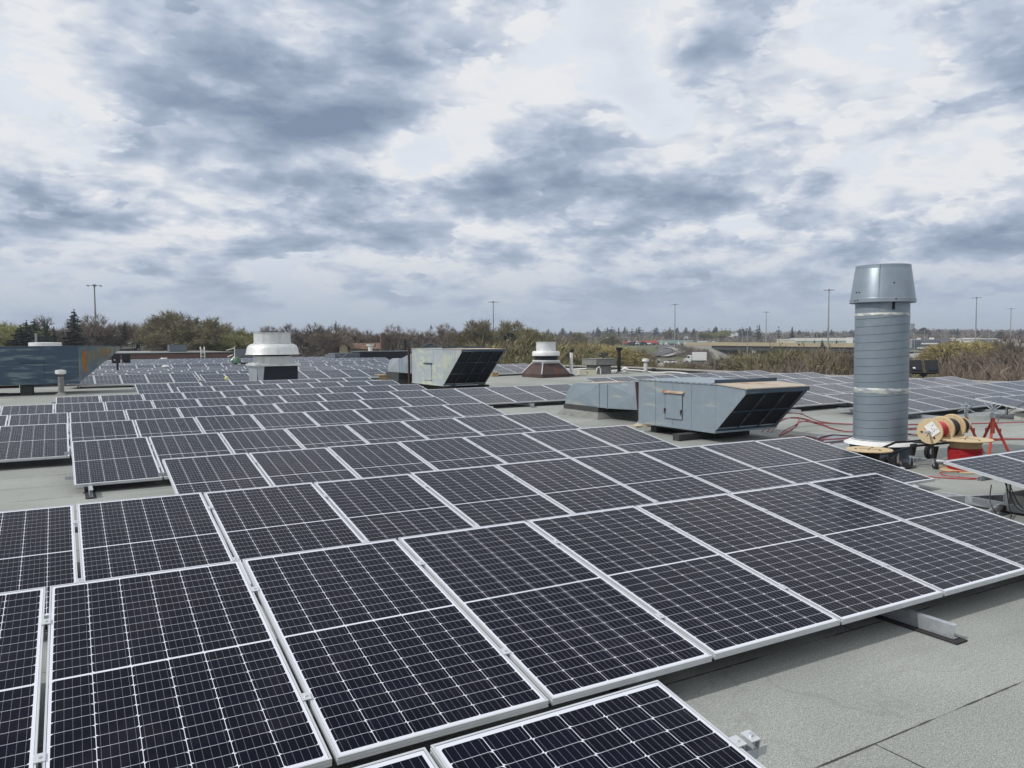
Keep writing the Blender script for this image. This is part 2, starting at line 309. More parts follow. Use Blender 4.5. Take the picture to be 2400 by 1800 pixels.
def roof_material():
    m = bpy.data.materials.new('granulated_roof_membrane'); t = NT(new_nt(m))
    gp = t.n('ShaderNodeNewGeometry').outputs['Position']; x, y, z = t.sep(gp)
    base = t.mix(t.mr(t.noise(gp, .5, 5, .6), .35, .65), (.250, .264, .246), (.315, .328, .304))
    # sheets run left to right, one metre wide, each its own shade
    yy = t.m('ADD', t.m('DIVIDE', t.m('ADD', y, 2.82), .992), t.m('MULTIPLY_ADD', t.noise(t.mapping(gp, sc=(1,.05,1)), .9, 4, .6), .022, -.011))
    sh = t.m('FLOOR', yy); fy = t.m('FRACT', yy)
    wn = t.n('ShaderNodeTexWhiteNoise', noise_dimensions='1D'); t.put(wn.inputs['W'], sh)
    f = t.mr(wn.outputs['Value'], 0, 1, .92, 1.07); base = t.mix(1., base, t.comb(f, f, f), 'MULTIPLY')
    gr = t.noise(gp, 150, 2, .6); gr2 = t.noise(gp, 42, 3, .65)
    g = t.m('MULTIPLY', t.mr(gr, .3, .7, .48, 1.55), t.mr(gr2, .3, .7, .86, 1.14))
    base = t.mix(1., base, t.comb(g, g, g), 'MULTIPLY')
    streak = t.mr(t.noise(t.mapping(gp, sc=(.25, 2.2, 1)), 1., 5, .65), .56, .72, 0, .28)
    base = t.mix(streak, base, (.15, .15, .14))
    # tide marks of dried puddles and scuffs
    nt_ = t.noise(gp, .8, 4, .55, .3)
    tide = t.m('MULTIPLY', t.mr(t.m('ABSOLUTE', t.m('SUBTRACT', nt_, .53)), 0., .012, .20, 0.), t.mr(t.noise(gp, .35, 2, .5), .45, .6))
    base = t.mix(tide, base, (.12, .12, .11))
    base = t.mix(t.mr(nt_, .56, .66, 0., .16), base, (.19, .195, .18))
    # bitumen squeezed out along the laps
    bleed = t.m('MULTIPLY', t.mr(t.m('MINIMUM', fy, t.m('SUBTRACT', 1., fy)), .0, .030, .35, 0.), t.mr(t.noise(gp, 3.5, 4, .65), .50, .62))
    base = t.mix(bleed, base, (.07, .07, .07))
    wob = t.noise(gp, 5.5, 4, .7)
    dl = t.m('MINIMUM', fy, t.m('SUBTRACT', 1., fy))
    line = t.m('MULTIPLY', t.m('LESS_THAN', dl, t.mr(wob, .35, .65, .002, .0085)), t.mr(t.noise(gp, 1.4, 3, .6), .36, .46))
    # laps across the sheet, offset from sheet to sheet
    xl = t.m('ADD', t.m('DIVIDE', t.m('SUBTRACT', x, t.m('ADD', .48, t.m('MULTIPLY', sh, -3.4))), 8.0), t.m('MULTIPLY', fy, .0))
    xo = t.m('ADD', xl, t.m('MULTIPLY_ADD', t.noise(gp, 2.2, 3, .6), .004, -.002)); fx = t.m('FRACT', t.m('ADD', xo, .5)); lx = t.m('LESS_THAN', t.m('ABSOLUTE', t.m('SUBTRACT', fx, .5)), t.mr(wob, .35, .65, .0002, .0010))
    line = t.m('MAXIMUM', line, lx)
    base = t.mix(t.m('MULTIPLY', line, .88), base, (.022, .022, .022))
    sp = t.mr(t.noise(gp, 13, 2, .5), .765, .78, 0, .7); base = t.mix(sp, base, (.05, .05, .05))
    b = t.n('ShaderNodeBsdfPrincipled'); t.put(b.inputs['Base Color'], base); b.inputs['Roughness'].default_value = .93
    b.inputs['Specular IOR Level'].default_value = .3
    bn = t.n('ShaderNodeBump'); bn.inputs['Strength'].default_value = .45; bn.inputs['Distance'].default_value = .004
    t.put(bn.inputs['Height'], t.m('ADD', gr, t.m('MULTIPLY', t.noise(gp, 1.5, 3, .5), 1.5))); t.nt.links.new(bn.outputs[0], b.inputs['Normal'])
    o = t.n('ShaderNodeOutputMaterial'); t.nt.links.new(b.outputs[0], o.inputs[0]); return m
M_ROOF = roof_material()
M_GRASS = pm('rough_spring_grass', (.075, .105, .036), .95, 0, .2, .05, (.12,.10,.06), (.45,.58), .018, world_co=True)

# ------------------------------------------------------------------ mesh building
class MB:
    def __init__(s): s.v = []; s.f = []; s.mi = []; s.cur = 0
    def add(s, vs, fs):
        o = len(s.v); s.v += [tuple(p) for p in vs]; s.f += [tuple(i+o for i in f) for f in fs]; s.mi += [s.cur]*len(fs); return s
    def box(s, a, b, rot=None, piv=None):
        x0, y0, z0 = a; x1, y1, z1 = b
        vs = [Vector(p) for p in ((x0,y0,z0),(x1,y0,z0),(x1,y1,z0),(x0,y1,z0),(x0,y0,z1),(x1,y0,z1),(x1,y1,z1),(x0,y1,z1))]
        if rot is not None:
            pv = Vector(piv) if piv is not None else sum(vs, Vector())/8
            vs = [rot @ (p-pv)+pv for p in vs]
        return s.add(vs, [(0,3,2,1),(4,5,6,7),(0,1,5,4),(1,2,6,5),(2,3,7,6),(3,0,4,7)])
    def quad(s, *p): return s.add(p, [tuple(range(len(p)))])
    def cyl(s, p0, p1, r0, r1=None, n=12, caps=True):
        p0 = Vector(p0); p1 = Vector(p1); r1 = r0 if r1 is None else r1
        d = (p1-p0).normalized(); u = d.orthogonal().normalized(); v = d.cross(u)
        vs = []
        for p, r in ((p0, r0), (p1, r1)):
            for i in range(n):
                a = 2*pi*i/n; vs.append(p+(u*cos(a)+v*sin(a))*r)
        fs = [(i, (i+1) % n, n+(i+1) % n, n+i) for i in range(n)]
        if caps: fs += [tuple(range(n-1, -1, -1)), tuple(range(n, 2*n))]
        return s.add(vs, fs)
    def tube(s, pts, r, n=8, closed=False):
        pts = [Vector(p) for p in pts]; m = len(pts); vs = []; fs = []; u = None
        for i, p in enumerate(pts):
            a = pts[(i-1) % m] if (closed or i > 0) else p; b = pts[(i+1) % m] if (closed or i < m-1) else p
            d = (b-a).normalized()
            u = d.orthogonal().normalized() if u is None else (u-d*u.dot(d)).normalized()
            v = d.cross(u); rr = r[i] if isinstance(r, (list, tuple)) else r
            for k in range(n):
                t = 2*pi*k/n; vs.append(p+(u*cos(t)+v*sin(t))*rr)
        for i in range(m if closed else m-1):
            j = (i+1) % m
            fs += [(i*n+k, i*n+(k+1) % n, j*n+(k+1) % n, j*n+k) for k in range(n)]
        if not closed: fs += [tuple(range(n-1, -1, -1)), tuple((m-1)*n+k for k in range(n))]
        return s.add(vs, fs)
    def lathe(s, prof, c=(0,0), n=48, ang=0.):
        """prof: (radius, z) outline; a closed skin when it starts and ends on the axis"""
        vs = []; fs = []
        for r, z in prof:
            for i in range(n):
                a = 2*pi*i/n+ang; vs.append((c[0]+max(r, 1e-4)*cos(a), c[1]+max(r, 1e-4)*sin(a), z))
        for j in range(len(prof)-1):
            fs += [(j*n+i, j*n+(i+1) % n, (j+1)*n+(i+1) % n, (j+1)*n+i) for i in range(n)]
        return s.add(vs, fs)
    def prism(s, poly, off):
        """poly: 3D outline, off: thickness vector"""
        n = len(poly); a = [Vector(p) for p in poly]; off = Vector(off)
        return s.add(a+[p+off for p in a], [tuple(range(n-1, -1, -1)), tuple(range(n, 2*n))]+[(i, (i+1) % n, n+(i+1) % n, n+i) for i in range(n)])
    def build(s, name, mat, parent=None, smooth=False, bevel=0, loc=None):
        me = bpy.data.meshes.new(name); me.from_pydata(s.v, [], s.f)
        for m in (mat if isinstance(mat, (list, tuple)) else [mat]): me.materials.append(m)
        if isinstance(mat, (list, tuple)): me.polygons.foreach_set('material_index', s.mi)
        me.update()
        if smooth:
            me.polygons.foreach_set('use_smooth', [True]*len(me.polygons))
            me.set_sharp_from_angle(angle=radians(38))
        o = bpy.data.objects.new(name, me); COL.objects.link(o)
        if parent: o.parent = parent
        if loc: o.location = loc
        if bevel:
            b = o.modifiers.new('bevel', 'BEVEL'); b.width = bevel; b.segments = 2; b.limit_method = 'ANGLE'; b.angle_limit = radians(40)
        return o
def tag(o, label=None, cat=None, group=None, kind=None):
    if label: o['label'] = label
    if cat: o['category'] = cat
    if group: o['group'] = group
    if kind: o['kind'] = kind
    return o
def thing(name, label, cat, loc=(0,0,0), rz=0, group=None, rx=0):
    o = bpy.data.objects.new(name, None); COL.objects.link(o); o.empty_display_size = .2
    o.location = loc; o.rotation_euler = (rx, 0, rz)
    return tag(o, label, cat, group)
def copy_tree(o, parent=None):
    c = o.copy(); COL.objects.link(c)
    if parent: c.parent = parent
    for ch in [k for k in KIDS.get(o.name, [])]:
        copy_tree(ch, c)
    return c
KIDS = {}
def remember(root):
    """children table for copy_tree"""
    for o in list(COL.objects):
        if o.parent: KIDS.setdefault(o.parent.name, [])
    for o in list(COL.objects):
        if o.parent and o not in KIDS[o.parent.name]: KIDS[o.parent.name].append(o)
ORD = ['zeroth','first','second','third','fourth','fifth','sixth','seventh','eighth','ninth','tenth','eleventh','twelfth','thirteenth','fourteenth','fifteenth','sixteenth','seventeenth','eighteenth','nineteenth','twentieth']
def nth(i): return ORD[i] if i < len(ORD) else '%dth' % i
def lerp(a, b, t): return a+(b-a)*t
def interp(x, xs, ys):
    if x <= xs[0]: return ys[0]
    for i in range(1, len(xs)):
        if x <= xs[i]: return lerp(ys[i-1], ys[i], (x-xs[i-1])/(xs[i]-xs[i-1]))
    return ys[-1]

# ------------------------------------------------------------------ the roof and its building
def hr(x, y):
    """height of the roof: almost flat, with the falls it has"""
    a = interp(y, [35, 38, 41, 46, 50, 54, 62, 90], [0, -.025, -.04, -.05, 0, .03, .05, 0])
    return a+(.0088*(x-17) if x > 17 else 0)*interp(y, [0, 30, 45], [1, 1, 0])
def edge_x(y): return interp(y, [-14, 10, 22, 35, 100], [31.5, 30.1, 29.6, 30.6, 32.])
def build_roof():
    xs = [-45+i*1.5 for i in range(0, 42)]; ys = [-14+i*1.5 for i in range(0, 77)]
    V = []; F = []
    for y in ys:
        ex = edge_x(y)
        for i, x in enumerate(xs+[1e9]):
            xx = min(x, ex) if i < len(xs) else ex
            xx = -45+(ex+45)*i/len(xs); V.append((xx, y, hr(xx, y)))
    n = len(xs)+1
    for j in range(len(ys)-1):
        for i in range(n-1): F.append((j*n+i, j*n+i+1, (j+1)*n+i+1, (j+1)*n+i))
    b = MB(); b.add(V, F); o = b.build('roof', M_ROOF, smooth=True); tag(o, kind='structure')
    # walls of the building below the roof
    y0, y1 = ys[0], ys[-1]
    b = MB()
    outl = [(-45,y0),(edge_x(y0),y0),(edge_x(10),10),(edge_x(22),22),(edge_x(35),35),(edge_x(y1),y1),(-45,y1)]
    for i in range(len(outl)):
        a, c = outl[i], outl[(i+1) % len(outl)]
        b.quad((a[0],a[1],-6.5),(c[0],c[1],-6.5),(c[0],c[1],-.02),(a[0],a[1],-.02))
    o = b.build('store_building', M_BRICK)
    tag(o, 'low brick building whose wide flat roof carries the solar panels', 'building')
    # tan gravel strip at the far side of the roof
    b = MB(); b.quad((-45,86,.012),(edge_x(86),86,.012),(edge_x(99),99,.012),(-45,99,.012))
    tag(b.build('gravel_strip', M_TAN), kind='structure')
build_roof()
def build_parapets():
    t = thing('roof_parapet', 'low black roof parapet with light metal cap along the right edge of the roof', 'parapet', (35.5, 25, 0))
    pts = [(edge_x(y), y) for y in range(-14, 101, 3)]
    b = MB(); c = MB()
    for (xa, ya), (xb, yb) in zip(pts, pts[1:]):
        ha, hb = hr(xa, ya), hr(xb, yb); L = Vector((35.5, 25, 0))
        b.prism([Vector((xa-.28,ya,ha-.05))-L, Vector((xa+.02,ya,ha-.05))-L, Vector((xa+.02,ya,ha+.20))-L, Vector((xa-.28,ya,ha+.20))-L], (xb-xa, yb-ya, hb-ha))
        c.prism([Vector((xa-.33,ya,ha+.20))-L, Vector((xa+.06,ya,ha+.20))-L, Vector((xa+.06,ya,ha+.27))-L, Vector((xa-.33,ya,ha+.27))-L], (xb-xa, yb-ya, hb-ha))
    b.build('upstand', M_BITU, t); c.build('metal_cap', M_CONC, t)
    # white conduit lying wavy just inside the parapet
    p = []
    for i in range(60):
        y = 21+i*.55; x = edge_x(y)-1.0+.22*sin(i*.55)+.12*sin(i*1.7)
        p.append((x, y, hr(x, y)+.10+.05*sin(i*.8)))
    o = MB().tube(p, .035, 6).build('conduit_pipe', M_WHITE, smooth=True)
    tag(o, 'wavy white conduit lying along the inside of the far right roof edge', 'conduit')
build_parapets()

# ------------------------------------------------------------------ solar panels
def frame_mb(x0=0., y0=0., detail=True):
    """picture frame rail with a grooved outer side"""
    b = MB()
    if detail: prof = [(0,0),(.009,0),(.009,-.004),(.003,-.004),(.003,-PT),(.0,-PT),(.0,-.026),(.002,-.025),(.002,-.020),(0,-.019),(0,-.012),(.0015,-.011),(.0015,-.007),(0,-.006)]
    else: prof = [(0,0),(.012,0),(.012,-PT),(0,-PT)]
    cs = [(0,0,1,1),(PW,0,-1,1),(PW,PL,-1,-1),(0,PL,1,-1)]
    n = len(prof); vs = []
    for cx, cy, dx, dy in cs:
        for i, z in prof: vs.append((x0+cx+dx*i, y0+cy+dy*i, z))
    fs = []
    for k in range(4):
        j = (k+1) % 4
        for i in range(n):
            i2 = (i+1) % n; fs.append((k*n+i, k*n+i2, j*n+i2, j*n+i))
    return b.add(vs, [tuple(reversed(f)) for f in fs])
def glass_mb():
    b = MB(); e = .0105; z = -.003
    b.add([(e,e,z),(PW-e,e,z),(PW-e,PL-e,z),(e,PL-e,z),(e,e,z-.004),(PW-e,e,z-.004),(PW-e,PL-e,z-.004),(e,PL-e,z-.004)],
          [(0,1,2,3),(7,6,5,4)]); return b
me_frame = frame_mb(); me_glass = glass_mb()
FRAME_O = None
GRP = 'solar panels on the roof'
def make_panel_proto():
    r = thing('solar_panel', 'dark solar panel', 'solar panel', (0,0,-50))
    me_frame.build('frame', M_ALU, r); me_glass.build('cell_sheet', M_CELL, r)
    c1 = []
    for yy in (.46, 1.62):
        b = MB(); b.box((PW-.010, yy-.028, .0015), (PW+.032, yy+.028, .006)); b.box((PW+.002, yy-.028, -.03), (PW+.005, yy+.028, .0015))
        b.box((PW+.017, yy-.028, -.03), (PW+.020, yy+.028, .0015))
        b.cyl((PW+.011, yy, .006), (PW+.011, yy, .012), .0075, n=10); b.cyl((PW+.011, yy, .012), (PW+.011, yy, .013), .0042, n=6)
        c1.append(b.build('clamp', M_ALU, r))
    return r
PROTO = make_panel_proto(); remember(PROTO)
# distant panels are one small mesh each
fb = frame_mb(detail=False); fb.mi = [0]*len(fb.f); fb.cur = 1
g = glass_mb(); fb.add(g.v, g.f)
SMALL = fb.build('solar_panel', [M_ALU, M_CELL]); SMALL.location = (0,0,-50)
first_big = [True]; NPAN = [0]
STUFF = []     # far panels past three hundred
def panel(x, ytop, ztop, rz, big, label, clamps=True, slope=0.):
    """x: left side; ytop, ztop: high edge"""
    NPAN[0] += 1
    jit = random.uniform(-.004, .004)
    loc = (x, ytop-PL*cos(TILT), ztop-PL*sin(TILT)+jit*.5)
    if label is None: STUFF.append((loc, rz)); return
    if big:
        if first_big[0]: r = PROTO; first_big[0] = False
        else: r = copy_tree(PROTO)
    else:
        r = SMALL.copy(); COL.objects.link(r)
    r.location = loc; r.rotation_euler = (TILT+random.uniform(-.0022,.0022), slope+random.uniform(-.0012,.0012), rz)
    tag(r, label, 'solar panel', GRP)
    return r
rowname = {}
# name, x of first joint, first index, last index, y of the high edge, z of it, yaw, slope, big
ROWS = [
 ('Z', .60, 0, 2, -2.62, .50, 0, 0, 'the nearest row at the bottom edge'),
 ('A', .456, -1, 7, .02, .537, -.0100, 0, 'the large front row'),
 ('B', .647, -2, 9, 2.761, .497, .0017, -.0019, 'the second row from the front'),
 ('C', .575, 1, 8, 5.574, .468, .0045, -.0008, 'the third row from the front'),
 ('D', .657, 0, 8, 8.299, .472, .0025, .0020, 'the fourth row from the front'),
 ('E', .653, -2, 8, 11.046, .495, .0007, -.0015, 'the fifth row from the front'),
 ('F', .670, -2, 8, 13.794, .483, 0, -.0008, 'the sixth row from the front'),
 ('G', .390, -2, 10, 16.529, .491, 0, 0, 'the seventh row from the front'),
 ('H', .393, 0, 10, 19.315, .502, 0, .0012, 'the eighth row from the front'),
 ('I', .568, 3, 10, 22.064, .522, 0, .002, 'the ninth row from the front'),
 ('J', .599, 2, 10, 24.821, .528, 0, 0, 'the tenth row from the front'),
]
for (nm, x0, i0, i1, y, z, yw, sl_, desc) in ROWS:
    n = i1-i0
    for k, i in enumerate(range(i0, i1)):
        big = nm in 'ZABCDEFGH'
        panel(x0+i*PITCHX+.011, y+yw*(i-3.5), z+sl_*(i-3.5), yw, big,
              'solar panel, %s from the left in %s' % (nth(k+1), desc), slope=-sl_)
def side_row(desc, x0, n, y, big=False, z0=None, slope=-.0088, suffix=''):
    for k in range(n):
        x = x0+k*PITCHX
        z = .5+(.0088*(x-17) if x > 17 else 0) if z0 is None else z0
        panel(x, y, z, 0, big, 'solar panel, %s from the left in %s' % (nth(k+1), desc), slope=slope if x > 17 else 0)
# right hand arrays: the same rows continued beyond the ventilation units
side_row('the right edge row beside the red spool', 9.12, 4, .0, True, .553)
side_row('the right array row nearest the reels', 19.64, 5, 5.53, True, .492)
side_row('the long right row behind the reel cart', 17.58, 10, 8.22, False)
side_row('the right row ending behind the tall flue', 14.3, 13, 11.05, False)
side_row('the right row behind the near ventilation unit', 16.2, 11, 13.80, False)
side_row('the right row second from the far roof edge', 17.9, 9, 16.50, False)
side_row('the farthest right row by the roof edge', 17.87, 9, 19.28, False)
side_row('the short row before the far duct unit', 11.0, 4, 16.50, True, .50)
side_row('the short row beside the brown fan curb', 18.2, 7, 34.2, False, .53)
side_row('the far short row left of the brown curb', 19.6, 6, 37.0, False, .53)
# far field
far = [('the first row of the far field', .75, 5, 35.2, .50), ('the far row just left of the big fan', 6.05, 3, 33.15, .50), ('the far row right of the big fan', 10.1, 6, 35.2, .50)]
for d, x0, n, y, z in far:
    for k in range(n): panel(x0+k*PITCHX, y, z, 0, False, 'solar panel, %s from the left in %s' % (nth(k+1), d))
frows = [(37.96,.472,1.2,15,'second'),(40.7,.462,.9,17,'third'),(43.5,.450,1.6,17,'fourth'),(46.2,.448,1.0,18,'fifth'),(48.95,.50,10.2,10,'sixth'),
 (51.7,.535,1.6,18,'seventh'),(54.5,.530,1.1,21,'eighth'),(57.2,.545,2.0,21,'ninth'),(60.,.552,1.4,22,'tenth'),(62.7,.555,1.9,23,'eleventh'),(65.6,.555,5.2,20,'twelfth'),(68.4,.555,3.0,22,'thirteenth'),(71.2,.55,6.0,20,'fourteenth')]
for (y, z, x0, n, d) in frows:
    for k in range(n):
        ok = NPAN[0] < 300
        panel(x0+k*PITCHX, y, z, 0, False, ('solar panel, %s from the left in the %s row of the far field' % (nth(k+1), d)) if ok else None)
SMALL_ME = SMALL.data
bpy.data.objects.remove(SMALL)
if STUFF:
    b = MB(); R = Matrix.Rotation(TILT, 3, 'X'); fv = [Vector(p) for p in fb.v]
    for loc, rz in STUFF:
        b.add([R @ p+Vector(loc) for p in fv], fb.f); b.mi[-len(fb.f):] = fb.mi
    # cell pattern of this one mesh is too fine to see: plain dark glass
    gl = pm('far_cell_glass', (.02, .02, .028), .16, 0, .1, .5)
    o = b.build('solar_panels', [M_ALU, gl]); tag(o, 'the farthest dark solar panels of the far field, seen as thin strips', 'solar panels', kind='stuff')

# ------------------------------------------------------------------ racking under the rows
def strut(b, x, y0, y1, h=.088):
    """channel standing on the roof, open to the right"""
    b.box((x-.022, y0, .014), (x-.018, y1, .014+h)); b.box((x-.018, y0, .014), (x+.022, y1, .018)); b.box((x-.018, y0, .010+h), (x+.022, y1, .014+h))
def rack(desc, x0, x1, y, z, xs, roofz=0., over=.10, ends=.09):
    yn = y-PL*cos(TILT); t = thing('mounting_rack', 'galvanized rack of rails and struts under %s' % desc, 'panel rack', (x0, yn, roofz), group='racks under the panel rows')
    L = Vector((x0, yn, roofz)); zn = z-PL*sin(TILT)-PT-roofz
    for s_ in (.46, 1.62):
        b = MB(); yy = s_*cos(TILT); zz = zn+s_*sin(TILT)
        b.box((-ends, yy-.02, zz-.043), (x1-x0+ends, yy+.02, zz-.039)); b.box((-ends, yy-.02, zz-.039), (x1-x0+ends, yy-.016, zz-.003)); b.box((-ends, yy+.016, zz-.039), (x1-x0+ends, yy+.02, zz-.003))
        b.build('rail', M_GALV, t)
        for xx in xs:
            p = MB(); p.box((xx-x0-.02, yy-.02, .102), (xx-x0+.02, yy+.02, max(zz-.044, .11))); p.build('upright', M_GALV, t)
    for xx in xs:
        b = MB(); strut(b, xx-x0, -over, 2.35); b.build('base_strut', M_GALV, t)
        b = MB(); b.box((xx-x0-.065, -over-.045, .001), (xx-x0+.055, 2.4, .011)); b.build('rubber_pad', M_RUB, t)
    return t
rack('the nearest row', .62, 2.72, -2.62, .50, [1.1, 2.3])
rack('the large front row', -.6, 7.87, .02, .537, [1.05, 3.2, 5.46, 7.5], over=.27)
rack('the second row', -1.4, 10.18, 2.761, .497, [-.2, 2.6, 4.9, 7.3, 9.6])
rack('the third row', 1.64, 9.05, 5.574, .468, [2.2, 4.6, 7.0, 8.7])
rack('the fourth row', .66, 9.13, 8.299, .472, [.85, 3.6, 6.2, 8.6], over=.40)
rack('the fifth row', -1.4, 9.13, 11.046, .495, [-.9, 1.4, 3.9, 6.4, 8.7])
rack('the sixth row', -1.4, 9.15, 13.794, .483, [-.5, 2.6, 5.6, 8.6])
rack('the seventh row', -1.7, 11.0, 16.529, .491, [.2, 3.2, 6.2, 9.2])
rack('the eighth row', .4, 11.0, 19.315, .502, [.9, 3.6, 6.6, 9.6])
rack('the ninth row', 3.75, 11.15, 22.064, .522, [4.4, 7.4, 10.4])
rack('the tenth row', 2.7, 11.2, 24.821, .528, [3.4, 6.4, 9.4])
rack('the first row of the far field', .8, 6.0, 35.2, .50, [1.2, 3.3, 5.2])
rack('the short middle row', 11.0, 15.25, 16.50, .50, [12.5, 14.6], over=.25)
rack('the row at the right edge', 9.12, 13.3, .0, .553, [9.62, 12.2])
rack('the right row nearest the reels', 19.64, 24.9, 5.53, .492, [20.2, 23.0], ends=.3)
rack('the long right row', 17.6, 28.2, 8.22, .51, [18.55, 21.3, 24.2], over=.55)
rack('the right row behind the flue', 14.3, 28.1, 11.05, .51, [15.0, 17.2, 20.0, 24.0], over=.4)
rack('the farthest right row', 17.87, 27.4, 19.28, .53, [18.6, 22., 26.])
def block(name, label, a, b_, group=None):
    o = MB().box((0,0,0), tuple(b_[i]-a[i] for i in range(3))).build(name, M_BLOCK, bevel=.006, loc=a); tag(o, label, 'concrete block', group)
block('concrete_block', 'grey concrete ballast block under the left end of the right edge panel row', (9.64,-.62,.013), (10.05,-.38,.20))
block('concrete_block', 'concrete ballast block under the row behind the jack stands', (19.85,4.35,.013), (20.6,4.75,.21))

# ------------------------------------------------------------------ ventilation units
def air_unit(label, loc, rz, w_, ln, z0, z1, hood, cols, bars, mats, door, group='duct ventilation units', legs='beam', topstrip=True, droop=0.):
    """long box along local y, hood overhanging towards -y; local x 0..w_"""
    mb_, mh, mt, mi_ = mats
    t = thing('ventilation_unit', label, 'ventilation unit', loc, rz, group)
    b = MB(); b.box((0,0,z0), (w_,ln,z1)); b.build('body', mb_, t, bevel=.008)
    # panel seams and flanges standing a little proud of the long side
    b = MB()
    for s_ in cols:
        b.box((-.006, ln*s_-.012, z0+.02), (-.0005, ln*s_+.012, z1-.03))
        b.box((w_+.0005, ln*s_-.012, z0+.02), (w_+.006, ln*s_+.012, z1-.03))
    b.box((-.018, -.01, z0-.03), (w_+.018, ln+.01, z0+.012)); b.box((-.016, -.012, z1-.012), (w_+.016, ln+.012, z1+.014))
    b.build('seam_flange', mb_, t)
    b = MB(); k = int(ln/.16)
    for i in range(k):
        y = (i+.5)*ln/k
        b.box((-.024, y-.009, z1-.006), (-.0155, y+.009, z1+.010)); 
    b.build('rivet_row', M_BROWN, t)
    # hood
    zt = z1-.004-droop; hw = .012
    for x in (.002, w_-.002-hw):
        b = MB(); b.prism([(x,-.002,z0+.01),(x,-.002,z1-.006),(x,-hood,zt),(x,-hood,zt-.07)], (hw,0,0)); b.build('hood_side', mh, t)
    b = MB(); b.prism([(-.02,.0,z1+.018),(-.02,-hood-.02,zt+.006),(-.02,-hood-.02,zt-.012),(-.02,.0,z1+.002)], (w_+.04,0,0)); b.build('hood_top', mt, t)
    if topstrip:
        b = MB(); b.box((-.02,.004,z1+.016), (w_+.02,.012,z1+.085)); b.box((-.02,.012,z1+.016), (w_+.02,.06,z1+.022)); b.build('joint_strip', M_DUCTL, t)
    # filter opening: dark cloth set behind bars
    A = Vector((0,-.015,z0+.012)); B = Vector((0,-hood+.01,zt-.075)); d = (B-A); nrm = Vector((0,-d.z,d.y)).normalized()
    if nrm.z > 0: nrm = -nrm
    b = MB(); q0 = A-nrm*.05; q1 = B-nrm*.05
    b.prism([(.014,q0.y,q0.z),(w_-.014,q0.y,q0.z),(w_-.014,q1.y,q1.z),(.014,q1.y,q1.z)], tuple(-nrm*.02)); b.build('filter', M_DARK, t)
    b = MB()
    def barr(p, q_, wd):
        u = (q_-p).normalized(); s_ = u.cross(nrm).normalized()*wd/2
        b.prism([p-s_, p+s_, q_+s_, q_-s_], tuple(-nrm*.02))
    X = Vector((1,0,0)); m_ = .05
    for i in range(1, bars[0]):
        x = w_*i/bars[0]; barr(A+X*x, B+X*x, .022)
    for j in range(1, bars[1]):
        p = A.lerp(B, j/bars[1]); barr(p+X*.02, p+X*(w_-.02), .018)
    b.build('grille_bar', M_DUCTL, t)
    of_ = M_DUCTL if mb_ is not M_DUCTL else mb_
    b = MB(); barr(A+X*.0, A+X*w_, .06); b.build('opening_frame', of_, t); b = MB(); barr(B+X*0, B+X*w_, .075); b.prism([(-.012,-hood-.012,zt-.085),(-.012,-hood+.03,zt-.085),(-.012,-hood+.03,zt-.005),(-.012,-hood-.012,zt-.005)], (w_+.024,0,0))
    b.build('opening_frame', M_DUCTL if mb_ is not M_DUCTL else mb_, t)
    if door:
        y0, y1, da, db = door
        b = MB(); b.box((-.014,y0,da), (-.0065,y1,db)); dr = b.build('access_door', mb_, t, bevel=.003)
        b = MB(); b.box((-.05,y0-.06,db+.012), (-.004,y1+.06,db+.035)); b.box((-.012,y0-.06,db+.035), (-.004,y1+.06,db+.06)); b.build('rain_strip', M_RUSTTOP if loc[1] < 10 else M_DUCTL, t)
        b = MB()
        for yy in (y0, y1):
            b.box((-.016,yy-.012,da), (-.0065,yy-.004,db))
        b.box((-.016,y0,da-.008), (-.0065,y1,da)); o = b.build('door_seam', M_DUCTL, t)
        if loc[1] < 10:
            for yy in (y0+.01, y1-.01):
                h = MB(); h.box((-.035,yy-.018,da+.14), (-.015,yy+.018,da+.20)); h.box((-.045,yy-.010,da+.09), (-.034,yy+.010,da+.17)); h.build('latch', M_BROWN, t, bevel=.003)
    for (a, c) in (legs if isinstance(legs, list) else []):
        b = MB(); b.box(a, c); b.build('support_curb', M_BITU, t, bevel=.01)
    return t
UR = air_unit('near pale blue-grey duct unit with rusty hood top, left of the tall flue', (11.15,5.58,0), 0, 1.63, 2.25, .21, 1.10, .77,
    [.29,.53,.76], (3,2), (M_DUCT, M_DUCT, M_RUSTTOP, M_DARK), (.90,1.40,.36,.86),
    legs=[((-.40,.55,.002),(1.5,.73,.13)), ((.15,1.85,.002),(1.75,2.03,.13)), ((.1,.74,.13),(1.4,1.84,.19))], droop=.04)
UM = air_unit('far pale duct unit with oxidised patches and a four by three dark intake grille', (13.1,21.79,0), 0, 1.80, 3.05, .27, 1.66, 1.63,
    [.3,.55], (4,3), (M_DUCTM, M_DUCTV, M_RUSTTOP, M_DARK), (1.05,1.75,.42,1.05),
    legs=[((.3,-.1,0),(.5,2.9,.27)), ((1.5,-.5,0),(1.72,2.9,.27)), ((1.6,-.75,0),(1.78,-.5,.16))])
UL = air_unit('dark slate blue duct unit with orange rust streaks on its hood at the left edge', (1.13,29.3,0), pi/2, 2.2, 7.4, .43, 1.84, 1.51,
    [.17,.42,.6,.8], (4,3), (M_DUCTL, M_DUCTLV, M_DUCTL, M_DARK), (1.15,1.95,.62,1.22),
    legs=[((.12,1.55,0),(2.0,1.95,.43)), ((.12,3.35,0),(2.0,3.7,.43))], topstrip=False)
M_STO = pm('orange_rust_streak', (.30,.12,.03), .85, 0, .35, 5., (.20,.15,.06), (.45,.6), 4., (1,1,.4))
M_STK = pm('khaki_rust_streak', (.17,.16,.10), .85, 0, .3, 5., (.17,.11,.05), (.5,.65), 4., (1,1,.4))
M_STY = pm('pale_oxide_streak', (.60,.60,.42), .7, 0, .15, 6.)
